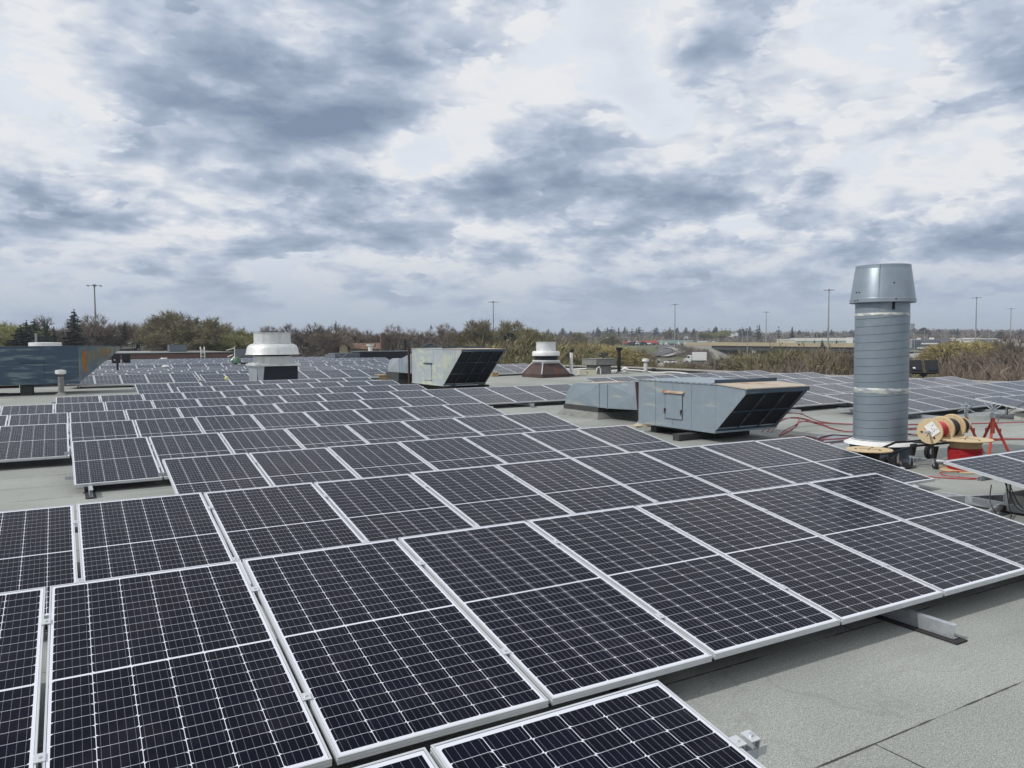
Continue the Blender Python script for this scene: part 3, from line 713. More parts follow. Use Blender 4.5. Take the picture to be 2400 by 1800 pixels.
def streaks(root, hood, ztop, spec, mats):
    for k, (y, z0, z1, wd) in enumerate(spec):
        n = 14; pts = []
        for i in range(n):
            a = 2*pi*i/n; j = 1+random.uniform(-.18,.18); pts.append((-.0012, y+wd*.62*cos(a)*j*(.35+.65*(sin(a)+1)/2), (z0+z1)/2+(z1-z0)/2*sin(a)*j))
        b = MB(); b.prism(pts, (.002,0,0)); b.build('rust_streak', mats[k % len(mats)], root)
streaks(UL, 1.51, 1.83, [(-.20,.75,1.76,.20),(-.38,.98,1.74,.12),(-.52,1.12,1.76,.13),(-.66,1.15,1.76,.10),(-.82,1.30,1.77,.12),(-.97,1.42,1.76,.14),(-1.10,1.50,1.76,.10)], [M_STO, M_STK, M_STK, M_STK, M_STO])
streaks(UM, 1.63, 1.65, [(-.08,.75,1.50,.08),(-.22,.8,1.50,.05),(-.35,.85,1.46,.07),(-.48,.95,1.5,.04),(-.60,1.0,1.45,.06),(-.74,1.12,1.5,.05),(-.90,1.25,1.52,.05)], [M_STY])
# conduits and a rusty bar seen under the left unit
t = thing('floor_conduit', 'pale conduit pipes with rusty end running under the dark blue duct unit', 'conduit', (-1.4,29.6,0))
MB().tube([(-1.4,.0,.33),(.55,.02,.33)], .05, 8).build('rusty_pipe', M_BROWN, t, smooth=True)
MB().tube([(-1.3,.3,.10),(-.6,.25,.06),(.0,.3,.07),(.4,.2,.05),(.8,.3,.05)], .03, 6).build('black_hose', M_CBL, t, smooth=True)
MB().tube([(1.0,.5,.30),(2.8,.5,.30),(7.5,.2,.20)], .035, 6).build('pipe', M_WHITE, t, smooth=True)

def duct(label, loc, w_, h0, h1, ln, tl, th0, th1, curbh, mat, matt, base=M_BITU, dark=False):
    """duct elbow that dives into the roof: elbow over local y tl..tl+ln, transition over 0..tl towards -y"""
    t = thing('duct_elbow', label, 'duct', loc, group='duct elbows behind the units')
    R = min(h1-h0, ln*.62); n = 8
    out = [(tl, h0), (tl, h1)]+[(tl+ln-R*1.1+R*1.1*sin(a*pi/2/n), h1-R+R*cos(a*pi/2/n)) for a in range(n+1)]+[(tl+ln, h0)]
    b = MB(); b.prism([(0,y,z) for y, z in out], (w_,0,0)); b.build('elbow', mat, t, smooth=True, bevel=.008)
    # sheet creases: shallow pyramids pressed into the sides
    b = MB(); c = (-.028, tl+ln*.45, (h0+h1)/2)
    cor = [(-.002,tl+.03,h0+.02),(-.002,tl+.03,h1-.03),(-.002,tl+ln*.62,h1-.05),(-.002,tl+ln-.04,h0+.02)]
    for i in range(4): b.quad(cor[i], cor[(i+1) % 4], c)
    b.build('pressed_side', mat, t)
    b = MB(); b.box((-.014,tl-.03,h0-.01), (w_+.014,tl+.02,h1+.014)); b.box((-.014,tl-.36,h0-.01), (w_+.014,tl-.33,h1+.014)) if tl > .6 else None; b.build('collar', mat, t, bevel=.003)
    # transition
    m = 7; top = []; bot = []
    for i in range(m+1):
        s_ = i/m; y = tl-.03-(tl-.03)*s_; e = s_*s_*(3-2*s_)
        top.append((y, lerp(h1, th1, e))); bot.append((y, lerp(h0, th0, e)))
    V = []; F = []
    for (yt, zt_), (yb, zb) in zip(top, bot):
        V += [(0.004,yb,zb),(0.004,yt,zt_),(w_-.004,yt,zt_),(w_-.004,yb,zb)]
    for i in range(m):
        a = i*4; F += [(a,a+1,a+5,a+4),(a+1,a+2,a+6,a+5),(a+2,a+3,a+7,a+6),(a+3,a,a+4,a+7)]
    b = MB(); b.add(V, F); b.build('transition', matt, t)
    b = MB(); y0, y1 = (tl-.36 if tl > .6 else tl)*.98, .12
    yc = (y0+y1)/2; cor = [(-.0,y0,lerp(h0, th0, .1)+.01),(-.0,y0,lerp(h1, th1, .1)-.02),(-.0,y1,th1-.03),(-.0,y1,th0+.03)]; c = (-.03,yc,(h0+h1+th0+th1)/4)
    for i in range(4): b.quad(cor[i], cor[(i+1) % 4], c)
    b.build('pressed_side', matt, t)
    # roof curb below
    b = MB(); b.box((-.03,tl-.02,curbh*.55), (w_+.03,tl+ln+.03,h0-.002)); b.build('curb_band', base, t, bevel=.006)
    b = MB(); a = .04; f_ = .16; zz = curbh*.55
    lo = [(-f_,tl-f_,0.002),(w_+f_,tl-f_,0.002),(w_+f_,tl+ln+f_,0.002),(-f_,tl+ln+f_,0.002)]; hi = [(-a,tl-a,zz),(w_+a,tl-a,zz),(w_+a,tl+ln+a,zz),(-a,tl+ln+a,zz)]
    b.add(lo+hi, [(0,1,5,4),(1,2,6,5),(2,3,7,6),(3,0,4,7),(4,5,6,7)]); b.build('flashing_skirt', M_FLASH if not dark else base, t)
    return t
DE = duct('pale blue-grey duct elbow with rusty top and pressed creases, behind the near unit', (12.03,7.86,0), 1.35, .285, .86, 1.48, 2.58, .36, 1.08, .29, M_DUCT, M_DUCT)
b = MB(); b.prism([(.10,2.9,.865),(1.2,2.86,.865),(1.15,3.45,.865),(.12,3.35,.865)], (0,0,.004)); b.build('rust_patch', M_RUSTTOP, DE)
duct('shiny duct elbow on a black curb behind the far unit, beside the cardboard stand', (13.15,24.9,0), 1.4, .62, 1.22, 1.35, 1.5, .62, 1.46, .60, M_GALV, M_DUCT, dark=True)
def post(label, x, y, h, r, mat, lean=(0,0), base=True, cat='pipe', name='vent_pipe', cap=None, grp='pipes standing on the roof'):
    t = thing(name, label, cat, (x,y,hr(x,y)), group=grp)
    b = MB(); b.cyl((0,0,0),(lean[0],lean[1],h), r, n=16); b.build('pipe', mat, t, smooth=True)
    if base:
        b = MB(); b.lathe([(r+.001,.12),(r+.02,.10),(r*2.4,.012),(r*2.7,.003)], n=16); b.build('base_flange', base if base is not True else M_FLASH, t, smooth=True)
    if cap == 'hat':
        b = MB(); b.lathe([(0,h+.13),(r*1.8,h+.11),(r*1.85,h-.02),(r*1.6,h-.03),(r*1.1,h-.05)], n=20); b.build('rain_cap', M_WHITE if mat is not M_BLACK else mat, t, smooth=True)
        b = MB(); b.lathe([(r*1.15,h-.09),(r*1.15,h-.12)], n=20); b.build('ring_band', M_BROWN, t)
    if cap == 'black':
        b = MB(); b.cyl((0,0,h-.02),(.02,0,h+.10), r*1.25, n=12); b.cyl((.0,0,h+.08),(.12,0,h+.12), r*.95, n=12); b.build('rain_cap', M_BLACK, t, smooth=True)
    if cap == 'cone':
        b = MB(); b.lathe([(0,h+.10),(r*1.9,h),(r*1.9,h-.02),(0,h-.02)], n=20); b.build('rain_cap', M_WHITE, t, smooth=True)
    if cap == 'flare':
        b = MB(); b.lathe([(0,h+.12),(r*1.9,h+.12),(r*1.9,h+.03),(r*1.05,h-.08)], n=16); b.build('rain_cap', mat, t, smooth=True)
    return t
t = post('leaning rusty brown pipe with rust orange foot between the near unit and its elbow', 11.80, 8.55, 1.0, .042, M_BROWN, (-.03,.10), base=False)
b = MB(); b.lathe([(0,.09),(.07,.09),(.15,.04),(.19,.002)], n=18); b.box((-.26,-.16,.002), (.30,.16,.03)); b.build('base_flange', M_RUSTTOP, t, smooth=True)
b = MB(); b.cyl((.22,-.05,.03),(.22,-.05,.11), .07, n=12); b.build('black_cap', M_BLACK, t)
post('slim dark red pipe on the end of the far duct unit', 13.02, 24.95, 1.75, .05, M_BROWN, (.0,.0), base=False)
post('short grey vent pipe with white square-edged cap in front of the dark blue unit', .52, 28.6, .84, .10, M_FLASH, cap='hat')
post('white vent pipe with black bent cap right of the brown fan curb', 24.2, 29.4, 1.28, .085, M_WHITE, base=M_BITU, cap='black')
post('tall black stack pipe with flared cap right of the grey box vent', 27.8, 29.9, 1.35, .10, M_BLACK, cap='flare')
post('tiny white vent with pointed cap at the foot of the black stack', 27.75, 29.3, .30, .10, M_WHITE, cap='cone')
post('plain grey vent pipe with round cap near the far right roof edge', 29.3, 29.4, .68, .11, M_SPUN, cap='hat')
post('thin dark post standing behind the tip of the dark blue hood', 3.35, 45.4, .95, .06, M_BLACK, base=False)
# small turbine vent, white drum, winch, cardboard, ball on the far roof
t = thing('roof_vent', 'small mushroom roof vent among the far panel rows', 'roof vent', (5.8,44.3,0)); b = MB()
b.lathe([(0,.68),(.14,.67),(.22,.60),(.22,.55),(.12,.50),(.12,0)], n=20); b.build('cap', M_SPUN, t, smooth=True)
t = thing('white_drum', 'white drum shaped vent with short spout at the far side of the panels', 'roof vent', (8.75,73.5,.0)); b = MB()
b.lathe([(0,.62),(.28,.62),(.28,.52),(.62,.50),(.65,.44),(.65,.08),(.60,.02),(0,.02)], n=24); b.build('drum', M_WHITE, t, smooth=True)
b = MB(); b.cyl((.6,0,.28),(.85,0,.28), .07); b.build('spout', M_BLACK, t, smooth=True)
t = thing('cable_winch', 'green enamelled machine on a dark box base among the far panel rows', 'machine', (10.95,50.6,.35)); b = MB()
b.lathe([(0,.62),(.22,.60),(.30,.45),(.30,.2),(.22,.1),(0,.1)], n=16); b.cyl((-.35,0,.3),(-.1,0,.62), .12); b.build('motor', M_GREEN, t, smooth=True)
b = MB(); b.box((-.15,-.3,-.02), (.72,.3,.24)); b.build('base', M_BLACK, t, bevel=.02)
b = MB(); b.box((-.22,-.05,-.35), (-.16,.05,.35)); b.box((.66,-.05,-.35), (.70,.05,0)); b.box((-.2,.25,-.35),(-.14,.3,.1)); b.build('leg', M_BLACK, t)
b = MB(); b.box((.0,-.303,.13), (.2,-.301,.2)); b.build('nameplate', M_PAPER, t)
t = thing('cardboard_stand', 'cardboard box with flat lid and black object on top left of the far duct elbow', 'cardboard box', (13.95,29.8,0)); b = MB()
b.prism([(-.30,-.3,.02),(.30,-.3,.02),(.36,-.3,.38),(-.36,-.3,.38)], (0,.6,0)); b.build('box', M_CARD, t)
b = MB(); b.box((-.55,-.4,.38), (.55,.4,.40)); b.build('lid', M_CARD, t)
b = MB(); b.lathe([(0,.58),(.10,.58),(.13,.50),(.22,.44),(.24,.402)], (.08,0), n=12); b.build('black_cap', M_BLACK, t, smooth=True)
o = MB().box((-.2,-.15,0), (.2,.15,.25)).build('cardboard_box', M_CARD, loc=(20.9,32.0,.02), bevel=.01); tag(o, 'small cardboard box beside the rusty brown fan curb', 'cardboard box')
t = thing('yellow_marker', 'small pale yellow round marker left of the big roof fan', 'marker', (6.72,30.2,0)); b = MB()
b.lathe([(0,.50),(.06,.49),(.085,.44),(.08,.37),(.04,.33),(.02,.30),(.02,0)], n=16); b.build('head', M_YEL, t, smooth=True)

# ------------------------------------------------------------------ mushroom fans
t = thing('roof_fan', 'large spun aluminium mushroom exhaust fan on a tall black curb', 'roof fan', (8.82,30.75,0), group='mushroom roof fans')
b = MB(); b.box((-.88,-.85,0), (.90,.85,.90)); b.build('curb', M_DARK, t, bevel=.01)
b = MB(); b.prism([(-.89,-.86,.90),(-.56,-.86,.90),(-.66,-.86,.0),(-.82,-.86,.0)], (0,.006,0)); b.prism([(-.885,-.85,.0),(-.885,-.85,.9),(-.885,.85,.9),(-.885,.85,0)], (.003,0,0)); b.build('corner_flashing', M_GALV, t)
b = MB(); b.box((-1.0,-.98,.90), (1.0,.98,.985)); b.box((-.92,-.90,.985), (.92,.90,1.02)); b.build('curb_cap', M_SPUN, t, bevel=.015)
b = MB(); b.lathe([(.84,1.02),(.84,1.33)], n=8, ang=pi/8); b.build('neck', M_SPUN, t)
b = MB(); b.lathe([(.78,1.33),(.78,1.41)], n=32); b.build('dark_gap', M_BLACK, t)
b = MB(); b.lathe([(.80,1.43),(1.16,1.40),(1.18,1.415),(1.14,1.50),(1.11,1.68),(1.05,1.80),(.93,1.88),(.80,1.895)], n=64)
b.build('bowl', M_SPUN, t, smooth=True)
b = MB(); b.lathe([(.80,1.895),(.835,1.90),(.835,1.93),(.80,1.94),(.80,2.36),(.825,2.365),(.825,2.385),(.79,2.385),(.77,2.30)], n=64); b.lathe([(.78,2.32),(0,2.30)], n=64)
b.build('windband', M_SPUN, t, smooth=True)
b = MB()
for k in range(12):
    a = k*pi/6+.2; b.box((.80*cos(a)-.012,.80*sin(a)-.012,2.385), (.80*cos(a)+.012,.80*sin(a)+.012,2.41)); b.box((.82*cos(a)-.014,.82*sin(a)-.014,1.925), (.82*cos(a)+.014,.82*sin(a)+.014,1.95))
b.build('bolt', M_GALV, t)
b = MB(); b.tube([(-.55,.3,2.42),(-.2,.35,2.44),(.2,.35,2.44),(.6,.3,2.42)], .012, 6); b.box((-.56,.29,2.3),(-.54,.31,2.43)); b.box((.59,.29,2.3),(.61,.31,2.43)); b.build('lift_bar', M_BLACK, t)
t = thing('roof_fan', 'smaller white topped roof fan on a rusty brown pyramid curb', 'roof fan', (22.75,29.65,0), group='mushroom roof fans')
hx, hy, tx = .90, 1.0, .52
b = MB(); b.box((-hx,-hy,0), (hx,hy,.22))
b.add([(-hx,-hy,.222),(hx,-hy,.222),(hx,hy,.222),(-hx,hy,.222),(-tx,-tx,.78),(tx,-tx,.78),(tx,tx,.78),(-tx,tx,.78)], [(0,1,5,4),(1,2,6,5),(2,3,7,6),(3,0,4,7),(4,5,6,7)])
b.build('curb', M_RUSTC, t, bevel=.01)
b = MB()
for (a, c) in (((-hx,-hy),(-tx,-tx)),((hx,-hy),(tx,-tx)),((-hx,hy),(-tx,tx))): b.tube([(a[0],a[1],.235),(c[0],c[1],.80)], .035, 6)
b.build('corner_seam', M_GALV, t)
b = MB(); b.box((-tx-.02,-tx-.02,.78), (tx+.02,tx+.02,.88)); b.build('neck', M_GALV, t); b = MB(); b.lathe([(.0,.88),(.72,.88),(.72,.94),(0,.94)], n=32); b.build('base_ring', M_WHITE, t, smooth=True)
b = MB(); b.lathe([(.62,.94),(.60,1.18)], n=32); b.build('screen', M_DARK, t, smooth=True)
b = MB(); b.lathe([(.62,1.17),(.74,1.17),(.745,1.19),(.72,1.37),(.69,1.41),(.54,1.42)], n=48); b.build('bowl', M_WHITE, t, smooth=True)
b = MB(); b.lathe([(.53,1.42),(.52,1.46),(.52,1.86),(.545,1.87),(.545,1.90),(.51,1.90),(.0,1.85)], n=48); b.build('windband', M_SPUN, t, smooth=True)
t = thing('roof_fan', 'white ribbed fan cap showing above the dark blue duct unit', 'roof fan', (-.1,38.5,0), group='mushroom roof fans')
b = MB(); b.lathe([(0,2.02),(.66,2.01),(.69,1.99),(.69,1.80),(.66,1.78),(.55,1.77)], n=40); b.build('windband', M_WHITE, t, smooth=True)
b = MB(); b.lathe([(.55,1.7),(1.0,1.62),(1.05,1.3),(.7,1.25)], n=40); b.build('bowl', M_SPUN, t, smooth=True)
b = MB(); b.box((-.7,-.7,0), (.7,.7,1.2)); b.build('curb', M_BITU, t)

# box vent with small lamps, little white boxes
def floodlights(label, loc, s_=1., rz=0., h=.5, tilt=radians(52)):
    t = thing('twin_floodlight', label, 'floodlight', loc, rz, group='twin floodlights on the roof')
    b = MB(); b.cyl((0,0,0),(0,0,h), .035*s_, n=12); b.box((-.09*s_,-.05*s_,h-.02), (.09*s_,.05*s_,h+.05*s_)); b.build('post', M_BLACK, t, bevel=.004)
    b = MB(); b.box((-.36*s_,-.03*s_,h+.05*s_), (.36*s_,.02*s_,h+.09*s_)); b.build('bracket', M_BLACK, t)
    for sx in (-1, 1):
        R = Matrix.Rotation(tilt, 3, 'X'); c = Vector((sx*.23*s_, -.0, h+.28*s_))
        b = MB(); b.box((c.x-.19*s_,c.y-.24*s_,c.z-.02*s_), (c.x+.19*s_,c.y+.24*s_,c.z+.02*s_), R, c); hd = b.build('lamp_head', M_BLACK, t, bevel=.012)
        b = MB(); b.box((c.x-.12*s_,c.y-.13*s_-.04*s_,c.z+.021*s_), (c.x+.12*s_,c.y+.06*s_-.04*s_,c.z+.05*s_), R, c); b.build('driver_box', M_DARK, hd, bevel=.006)
        if sx < 0:
            b = MB(); b.box((c.x-.10*s_,c.y-.1*s_,c.z+.0505*s_), (c.x-.03*s_,c.y-.05*s_,c.z+.052*s_), R, c); b.build('sticker', M_PAPER, hd)
    return t
floodlights('twin black floodlights on a post behind the right rows, seen right of the flue', (28.5,12.4,hr(28.5,12.4)), 1.2, radians(-42), .46, radians(56))
floodlights('small twin black floodlights beside the brick wall at the far left', (4.4,60,.05), 1.5, radians(0), .35, radians(80))
t = thing('box_vent', 'olive grey square box vent with wider upper box near the far roof edge', 'box vent', (26.9,30.6,hr(26.9,30.6)))
b = MB(); b.box((-.5,-.5,0), (.5,.5,.46)); b.build('lower_box', M_FLASH, t, bevel=.01)
b = MB(); b.box((-.47,-.47,.46), (.47,.47,.50)); b.build('dark_gap', M_BLACK, t)
b = MB(); b.box((-.68,-.68,.50), (.68,.68,.84)); b.box((-.71,-.71,.84), (.71,.71,.87)); b.build('upper_box', M_FLASH, t, bevel=.01)
floodlights('small twin black lamps standing on the grey box vent', (27.15,30.5,hr(26.9,30.6)+.87), .62, radians(-35), .05, radians(35))
t = thing('electrical_box', 'cream electrical boxes with conduit left of the grey box vent', 'electrical box', (25.6,29.8,hr(25.6,29.8)), radians(-20))
b = MB(); b.box((-.55,-.1,.05), (-.12,.1,.27)); b.box((-.05,-.1,.05), (.42,.1,.24)); b.box((-.65,-.15,0), (.5,.15,.05)); b.build('box', M_CREAM, t, bevel=.01)
b = MB(); b.tube([(.45,0,.1),(.5,0,.35),(.6,0,.45),(.7,0,.3),(.7,0,.05)], .03, 6); b.build('conduit', M_WHITE, t, smooth=True)

# ------------------------------------------------------------------ the tall flue
FX, FY = 12.03, 2.80
t = thing('flue_stack', 'tall spiral wound grey metal flue with flared cap and white storm collar', 'flue', (FX,FY,0)); t.scale = (.93, .93, 1)
b = MB(); b.lathe([(.60,.002),(.50,.08),(.46,.32)], n=48); b.build('base_cone', M_DUCTL, t, smooth=True)
b = MB(); b.lathe([(.43,.325),(.575,.255),(.582,.248),(.575,.245),(.42,.29)], n=64); b.build('storm_collar', M_WHITE, t, smooth=True)
def spiral(z0, z1, r, pitch, n=64, rib=-.008):
    """spiral seam pipe: the rib climbs as it goes round"""
    b = MB(); prof = []
    turns = (z1-z0)/pitch; rings = []
    lv = [0, .86, .885, .925, .95]; rr = [0, 0, rib, rib, 0]
    V = []; F = []; rows = []
    k0 = -1; K = int(turns)+2
    zs = []
    for k in range(k0, K):
        for l, q_ in zip(lv, rr): zs.append((k+l, q_))
    for (s_, q_) in zs:
        for i in range(n):
            a = 2*pi*i/n
            z = z0+(s_-i/n*1.0)*pitch if False else z0+s_*pitch+pitch*.27*cos(a+.35)
            zc_ = min(max(z, z0), z1); V.append(((r+q_)*cos(a), (r+q_)*sin(a), zc_))
    m = len(zs)
    for j in range(m-1):
        for i in range(n):
            a, b_, c, d = j*n+i, j*n+(i+1) % n, (j+1)*n+(i+1) % n, (j+1)*n+i
            if abs(V[a][2]-V[d][2])+abs(V[b_][2]-V[c][2]) > 1e-6: F.append((a, b_, c, d))
    b.add(V, F); return b
spiral(.30, 1.065, .435, .126).build('spiral_pipe', M_FLUE, t, smooth=True)
spiral(1.155, 2.30, .435, .126).build('spiral_pipe', M_FLUE, t, smooth=True)
b = MB()
prof = [(.431,1.06),(.438,1.07),(.440,1.11),(.437,1.15),(.431,1.16)]; b.lathe(prof, n=48); b.build('sealant_band', M_SEAL, t, smooth=True)
b = MB(); b.lathe([(.431,2.29),(.440,2.30),(.441,2.33),(.431,2.345)], n=48); b.build('sealant_band', M_SEAL, t, smooth=True)
b = MB(); b.lathe([(.433,2.33),(.433,2.52),(.435,2.6)], n=48); b.build('upper_collar', M_FLUE, t, smooth=True)
b = MB(); b.lathe([(.425,2.52),(.49,2.535),(.522,2.505),(.527,2.51),(.522,2.565),(.517,2.57),(.514,2.58),(.446,3.03),(.443,3.035),(.441,3.045),(.436,3.10),(.426,3.10),(.40,2.8)], n=64)
cap = b.build('flared_cap', M_FLUE, t, smooth=True)
va = atan2(CAM.y-FY, CAM.x-FX)
b = MB()
for da, z, r in ((-.95,2.54,.524),(-.82,2.54,.524),(-.93,2.67,.502),(-.80,2.67,.502),(.36,2.80,.482),(.40,2.55,.523)):
    a = va-da*-1 if False else va+da*-1*-1
    a = va+da; p = Vector((r*cos(a), r*sin(a), z)); o_ = Vector((cos(a), sin(a), 0)); b.cyl(p-o_*.004, p+o_*.006, .011, n=8)
b.build('screw', M_BLACK, cap)
for da in (.40,):
    a = va+da; R = Matrix.Rotation(a, 3, 'Z'); b = MB(); b.box((.432,-.02,2.39), (.447,.02,2.52), R, (0,0,0)); b.build('bracket', M_BLACK, t)
a = va-.12; R = Matrix.Rotation(a, 3, 'Z'); b = MB()
b.prism([R @ Vector(p) for p in ((.520,-.009,2.515),(.520,.009,2.515),(.441,.009,3.095),(.441,-.009,3.095))], tuple(R @ Vector((.006,0,0)))); b.box((.431,-.004,2.35), (.439,.004,2.53), R, (0,0,0)); b.build('vertical_seam', M_FLUE, cap)

# ------------------------------------------------------------------ reels, cart, stands, cables
def spool(label, loc, r, rd, h, matc, rot=None, wood=M_WOOD, windings=9, group='wooden cable spools', full=1., cat='cable spool', paper=False, r2=None):
    t = thing('cable_spool', label, cat, loc, group=group)
    if rot: t.rotation_euler = rot
    th = .018
    for k, z in enumerate((0, h-th)):
        if k and r2: r = r2
        b = MB(); b.lathe([(.022,z),(r-.004,z),(r,z+.004),(r,z+th-.004),(r-.004,z+th),(.022,z+th),(.022,z)], n=48)
        f_ = b.build('wooden_flange', wood, t, smooth=True)
        zz = z+th if k else z
        b = MB()
        for i in range(3):
            a = i*2*pi/3+.4; x, y = .6*r*cos(a), .6*r*sin(a); s_ = 1 if k else -1
            b.cyl((x,y,zz-.001*s_), (x,y,zz+.008*s_), .016, n=8)
        for i in range(2):
            a = i*pi/2+.5; dx, dy = cos(a)*r*.45, sin(a)*r*.45; s_ = 1 if k else -1
            b.tube([(-dx,-dy,zz+.001*s_),(dx,dy,zz+.001*s_)], .004, 4)
        b.build('flange_bolt', M_BROWN, f_)
    b = MB(); prof = [(.0,th),(rd,th)]; n = windings; hh = (h-2*th)*full
    for i in range(n):
        z = th+hh*(i/n); 
        for s_ in range(5): prof.append((rd+.012*sin(pi*s_/4.)+.004*random.random(), z+hh/n*s_/4.))
    prof.append((0, th+hh)); b.lathe(prof, n=40); b.build('wound_cable', matc, t, smooth=True)
    if full < 1:
        b = MB(); b.cyl((0,0,th+hh-.01),(0,0,h-th), rd*.96, n=40, caps=False); b.build('spool_core', M_CARD, t, smooth=True)
    if paper:
        R = Matrix.Rotation(.35, 3, 'Z'); b = MB(); b.box((-.005,-.11,h+.002), (.155,.10,h+.004), R, (.02,0,0)); p_ = b.build('paper_tag', M_PAPER, t)
        b = MB()
        for (x, y, l, w_) in ((.04,.03,.03,.008),(.08,.035,.012,.04),(.04,-.02,.05,.007),(.10,-.03,.01,.035),(.06,-.06,.04,.007),(.10,-.06,.012,.012)):
            b.box((x,y,h+.0045), (x+w_,y+l,h+.0055), R, (.02,0,0))
        b.build('handwriting', M_INK, p_)
    return t
spool('upright wooden spool full of red cable standing right of the cart', (12.03,1.42,0), .362, .215, .46, M_RED, windings=26, full=.74)
spool('short wooden spool of black cable in front of the flue', (10.72,2.06,0), .315, .14, .33, M_CBL, windings=12)
# cart: low black frame with two swivel casters in front, pneumatic wheels behind; axle runs along +x
CX, CY = 11.95, 1.93
t = thing('cable_cart', 'low black steel cart with hoop handle, casters and fat tyres carrying the reels', 'cart', (CX,CY,0))
b = MB(); fr = .34
b.tube([(.05,-.10,fr),(1.0,-.16,fr),(1.05,.25,fr),(.0,.28,fr),(.05,-.10,fr)], .018, 8)
b.tube([(.05,-.10,fr),(-.30,.02,fr-.02),(-.68,.12,fr-.10),(-.80,.25,fr-.13),(-.70,.38,fr-.10),(-.30,.34,fr-.0),(0,.28,fr)], .018, 8); b.build('frame', M_BLACK, t, smooth=True)
b = MB(); b.tube([(-.05,-.06,.10),(-.02,.30,.10)], .01, 6); b.build('cross_rod', M_GALV, t)
for k, (x, y) in enumerate(((-.20,.13),(-.22,-.22))):
    b = MB(); b.prism([(x-.035,y-.02,fr-.01),(x+.10,y-.02,fr-.01),(x+.035,y-.02,.14),(x-.015,y-.02,.14)], (0,.04,0)); b.build('leg', M_BLACK, t, bevel=.004)
    R = Matrix.Rotation(.5 if k == 0 else 1.3, 3, 'Z')
    b = MB()
    for s_ in (-1, 1): b.prism([R @ Vector(p)+Vector((x,y,0)) for p in ((-.02,s_*.022,.145),(.03,s_*.022,.145),(-.03,s_*.022,.045),(-.05,s_*.022,.055))], tuple(R @ Vector((0,.003,0))))
    b.box((x-.03,y-.03,.145), (x+.03,y+.03,.152)); fk = b.build('caster_fork', M_GALV, t)
    b = MB(); c = Vector((x,y,.052))+R @ Vector((-.035,0,0)); u = R @ Vector((0,.016,0)); b.cyl(c-u, c+u, .052, n=20); b.build('caster_wheel', M_TIRE, fk, smooth=True, bevel=.004)
for y in (-.34, .36):
    b = MB(); c = (.62,y,.125); prof = []
    for k in range(9): a = pi*k/8; prof.append((.085+.045*sin(a), -.035*cos(a)))
    vs = MB(); vs.lathe(prof+[(.05,.03),(.05,-.03),(.085,-.035)], n=28); vs.v = [(.62+p[0], y+p[2], .13+p[1]) for p in vs.v]
    wh = vs.build('wheel', M_TIRE, t, smooth=True)
    vs = MB(); vs.lathe([(0,-.025),(.055,-.02),(.055,.02),(0,.025)], n=20); vs.v = [(.62+p[0], y+p[2]*1.2, .13+p[1]) for p in vs.v]; vs.build('rim', M_GALV, wh, smooth=True)
b = MB(); b.tube([(-.46,-.216,.555),(1.0,-.055,.592)], .02, 8); b.build('reel_axle', M_GALV, t)
ax = Vector((1.63,.18,.04)).normalized(); rq = ax.to_track_quat('Z', 'X').to_euler()
def on_axle(s_): p = Vector((CX-.32,CY-.20,.56))+ax*s_; return tuple(p)
spool('front reel on the cart, red cable, white paper tag on its disc', on_axle(.02), .19, .105, .36, M_RED, rq, windings=20)
spool('middle reel on the cart, wound with black cable', on_axle(.381), .195, .12, .34, M_CBL, rq, windings=16)
spool('rear reel on the cart, black cable behind the largest plywood disc', on_axle(.722), .20, .10, .34, M_CBL, rq, windings=16, r2=.125)
# paper tag facing outwards on the first reel
p0 = Vector(on_axle(.015)); Rm = ax.to_track_quat('Z', 'X').to_matrix()
b = MB(); Rr = Matrix.Rotation(.9, 3, 'Z')
vs = [Rm @ (Rr @ Vector(p)) for p in ((-.02,-.10,-.004),(.13,-.10,-.004),(.13,.09,-.004),(-.02,.09,-.004))]
b.prism(vs, tuple(Rm @ Vector((0,0,-.0015)))); o = b.build('paper_tag', M_PAPER, loc=tuple(p0)); tag(o, 'white handwritten paper tag stapled to the front reel disc', 'paper tag')
b = MB()
for (x, y, l, w_) in ((.02,.02,.04,.007),(.05,.03,.008,.03),(.05,-.03,.045,.006),(.08,-.05,.008,.03),(.08,.0,.03,.006),(.10,.03,.008,.02)):
    b.prism([Rm @ (Rr @ Vector(q_)) for q_ in ((x,y,-.0062),(x+w_,y,-.0062),(x+w_,y+l,-.0062),(x,y+l,-.0062))], tuple(Rm @ Vector((0,0,-.0005))))
b.build('handwriting', M_INK, o)
for (dx, dy, l) in ((.01,.02,.10),(-.02,-.03,.08)):
    pass
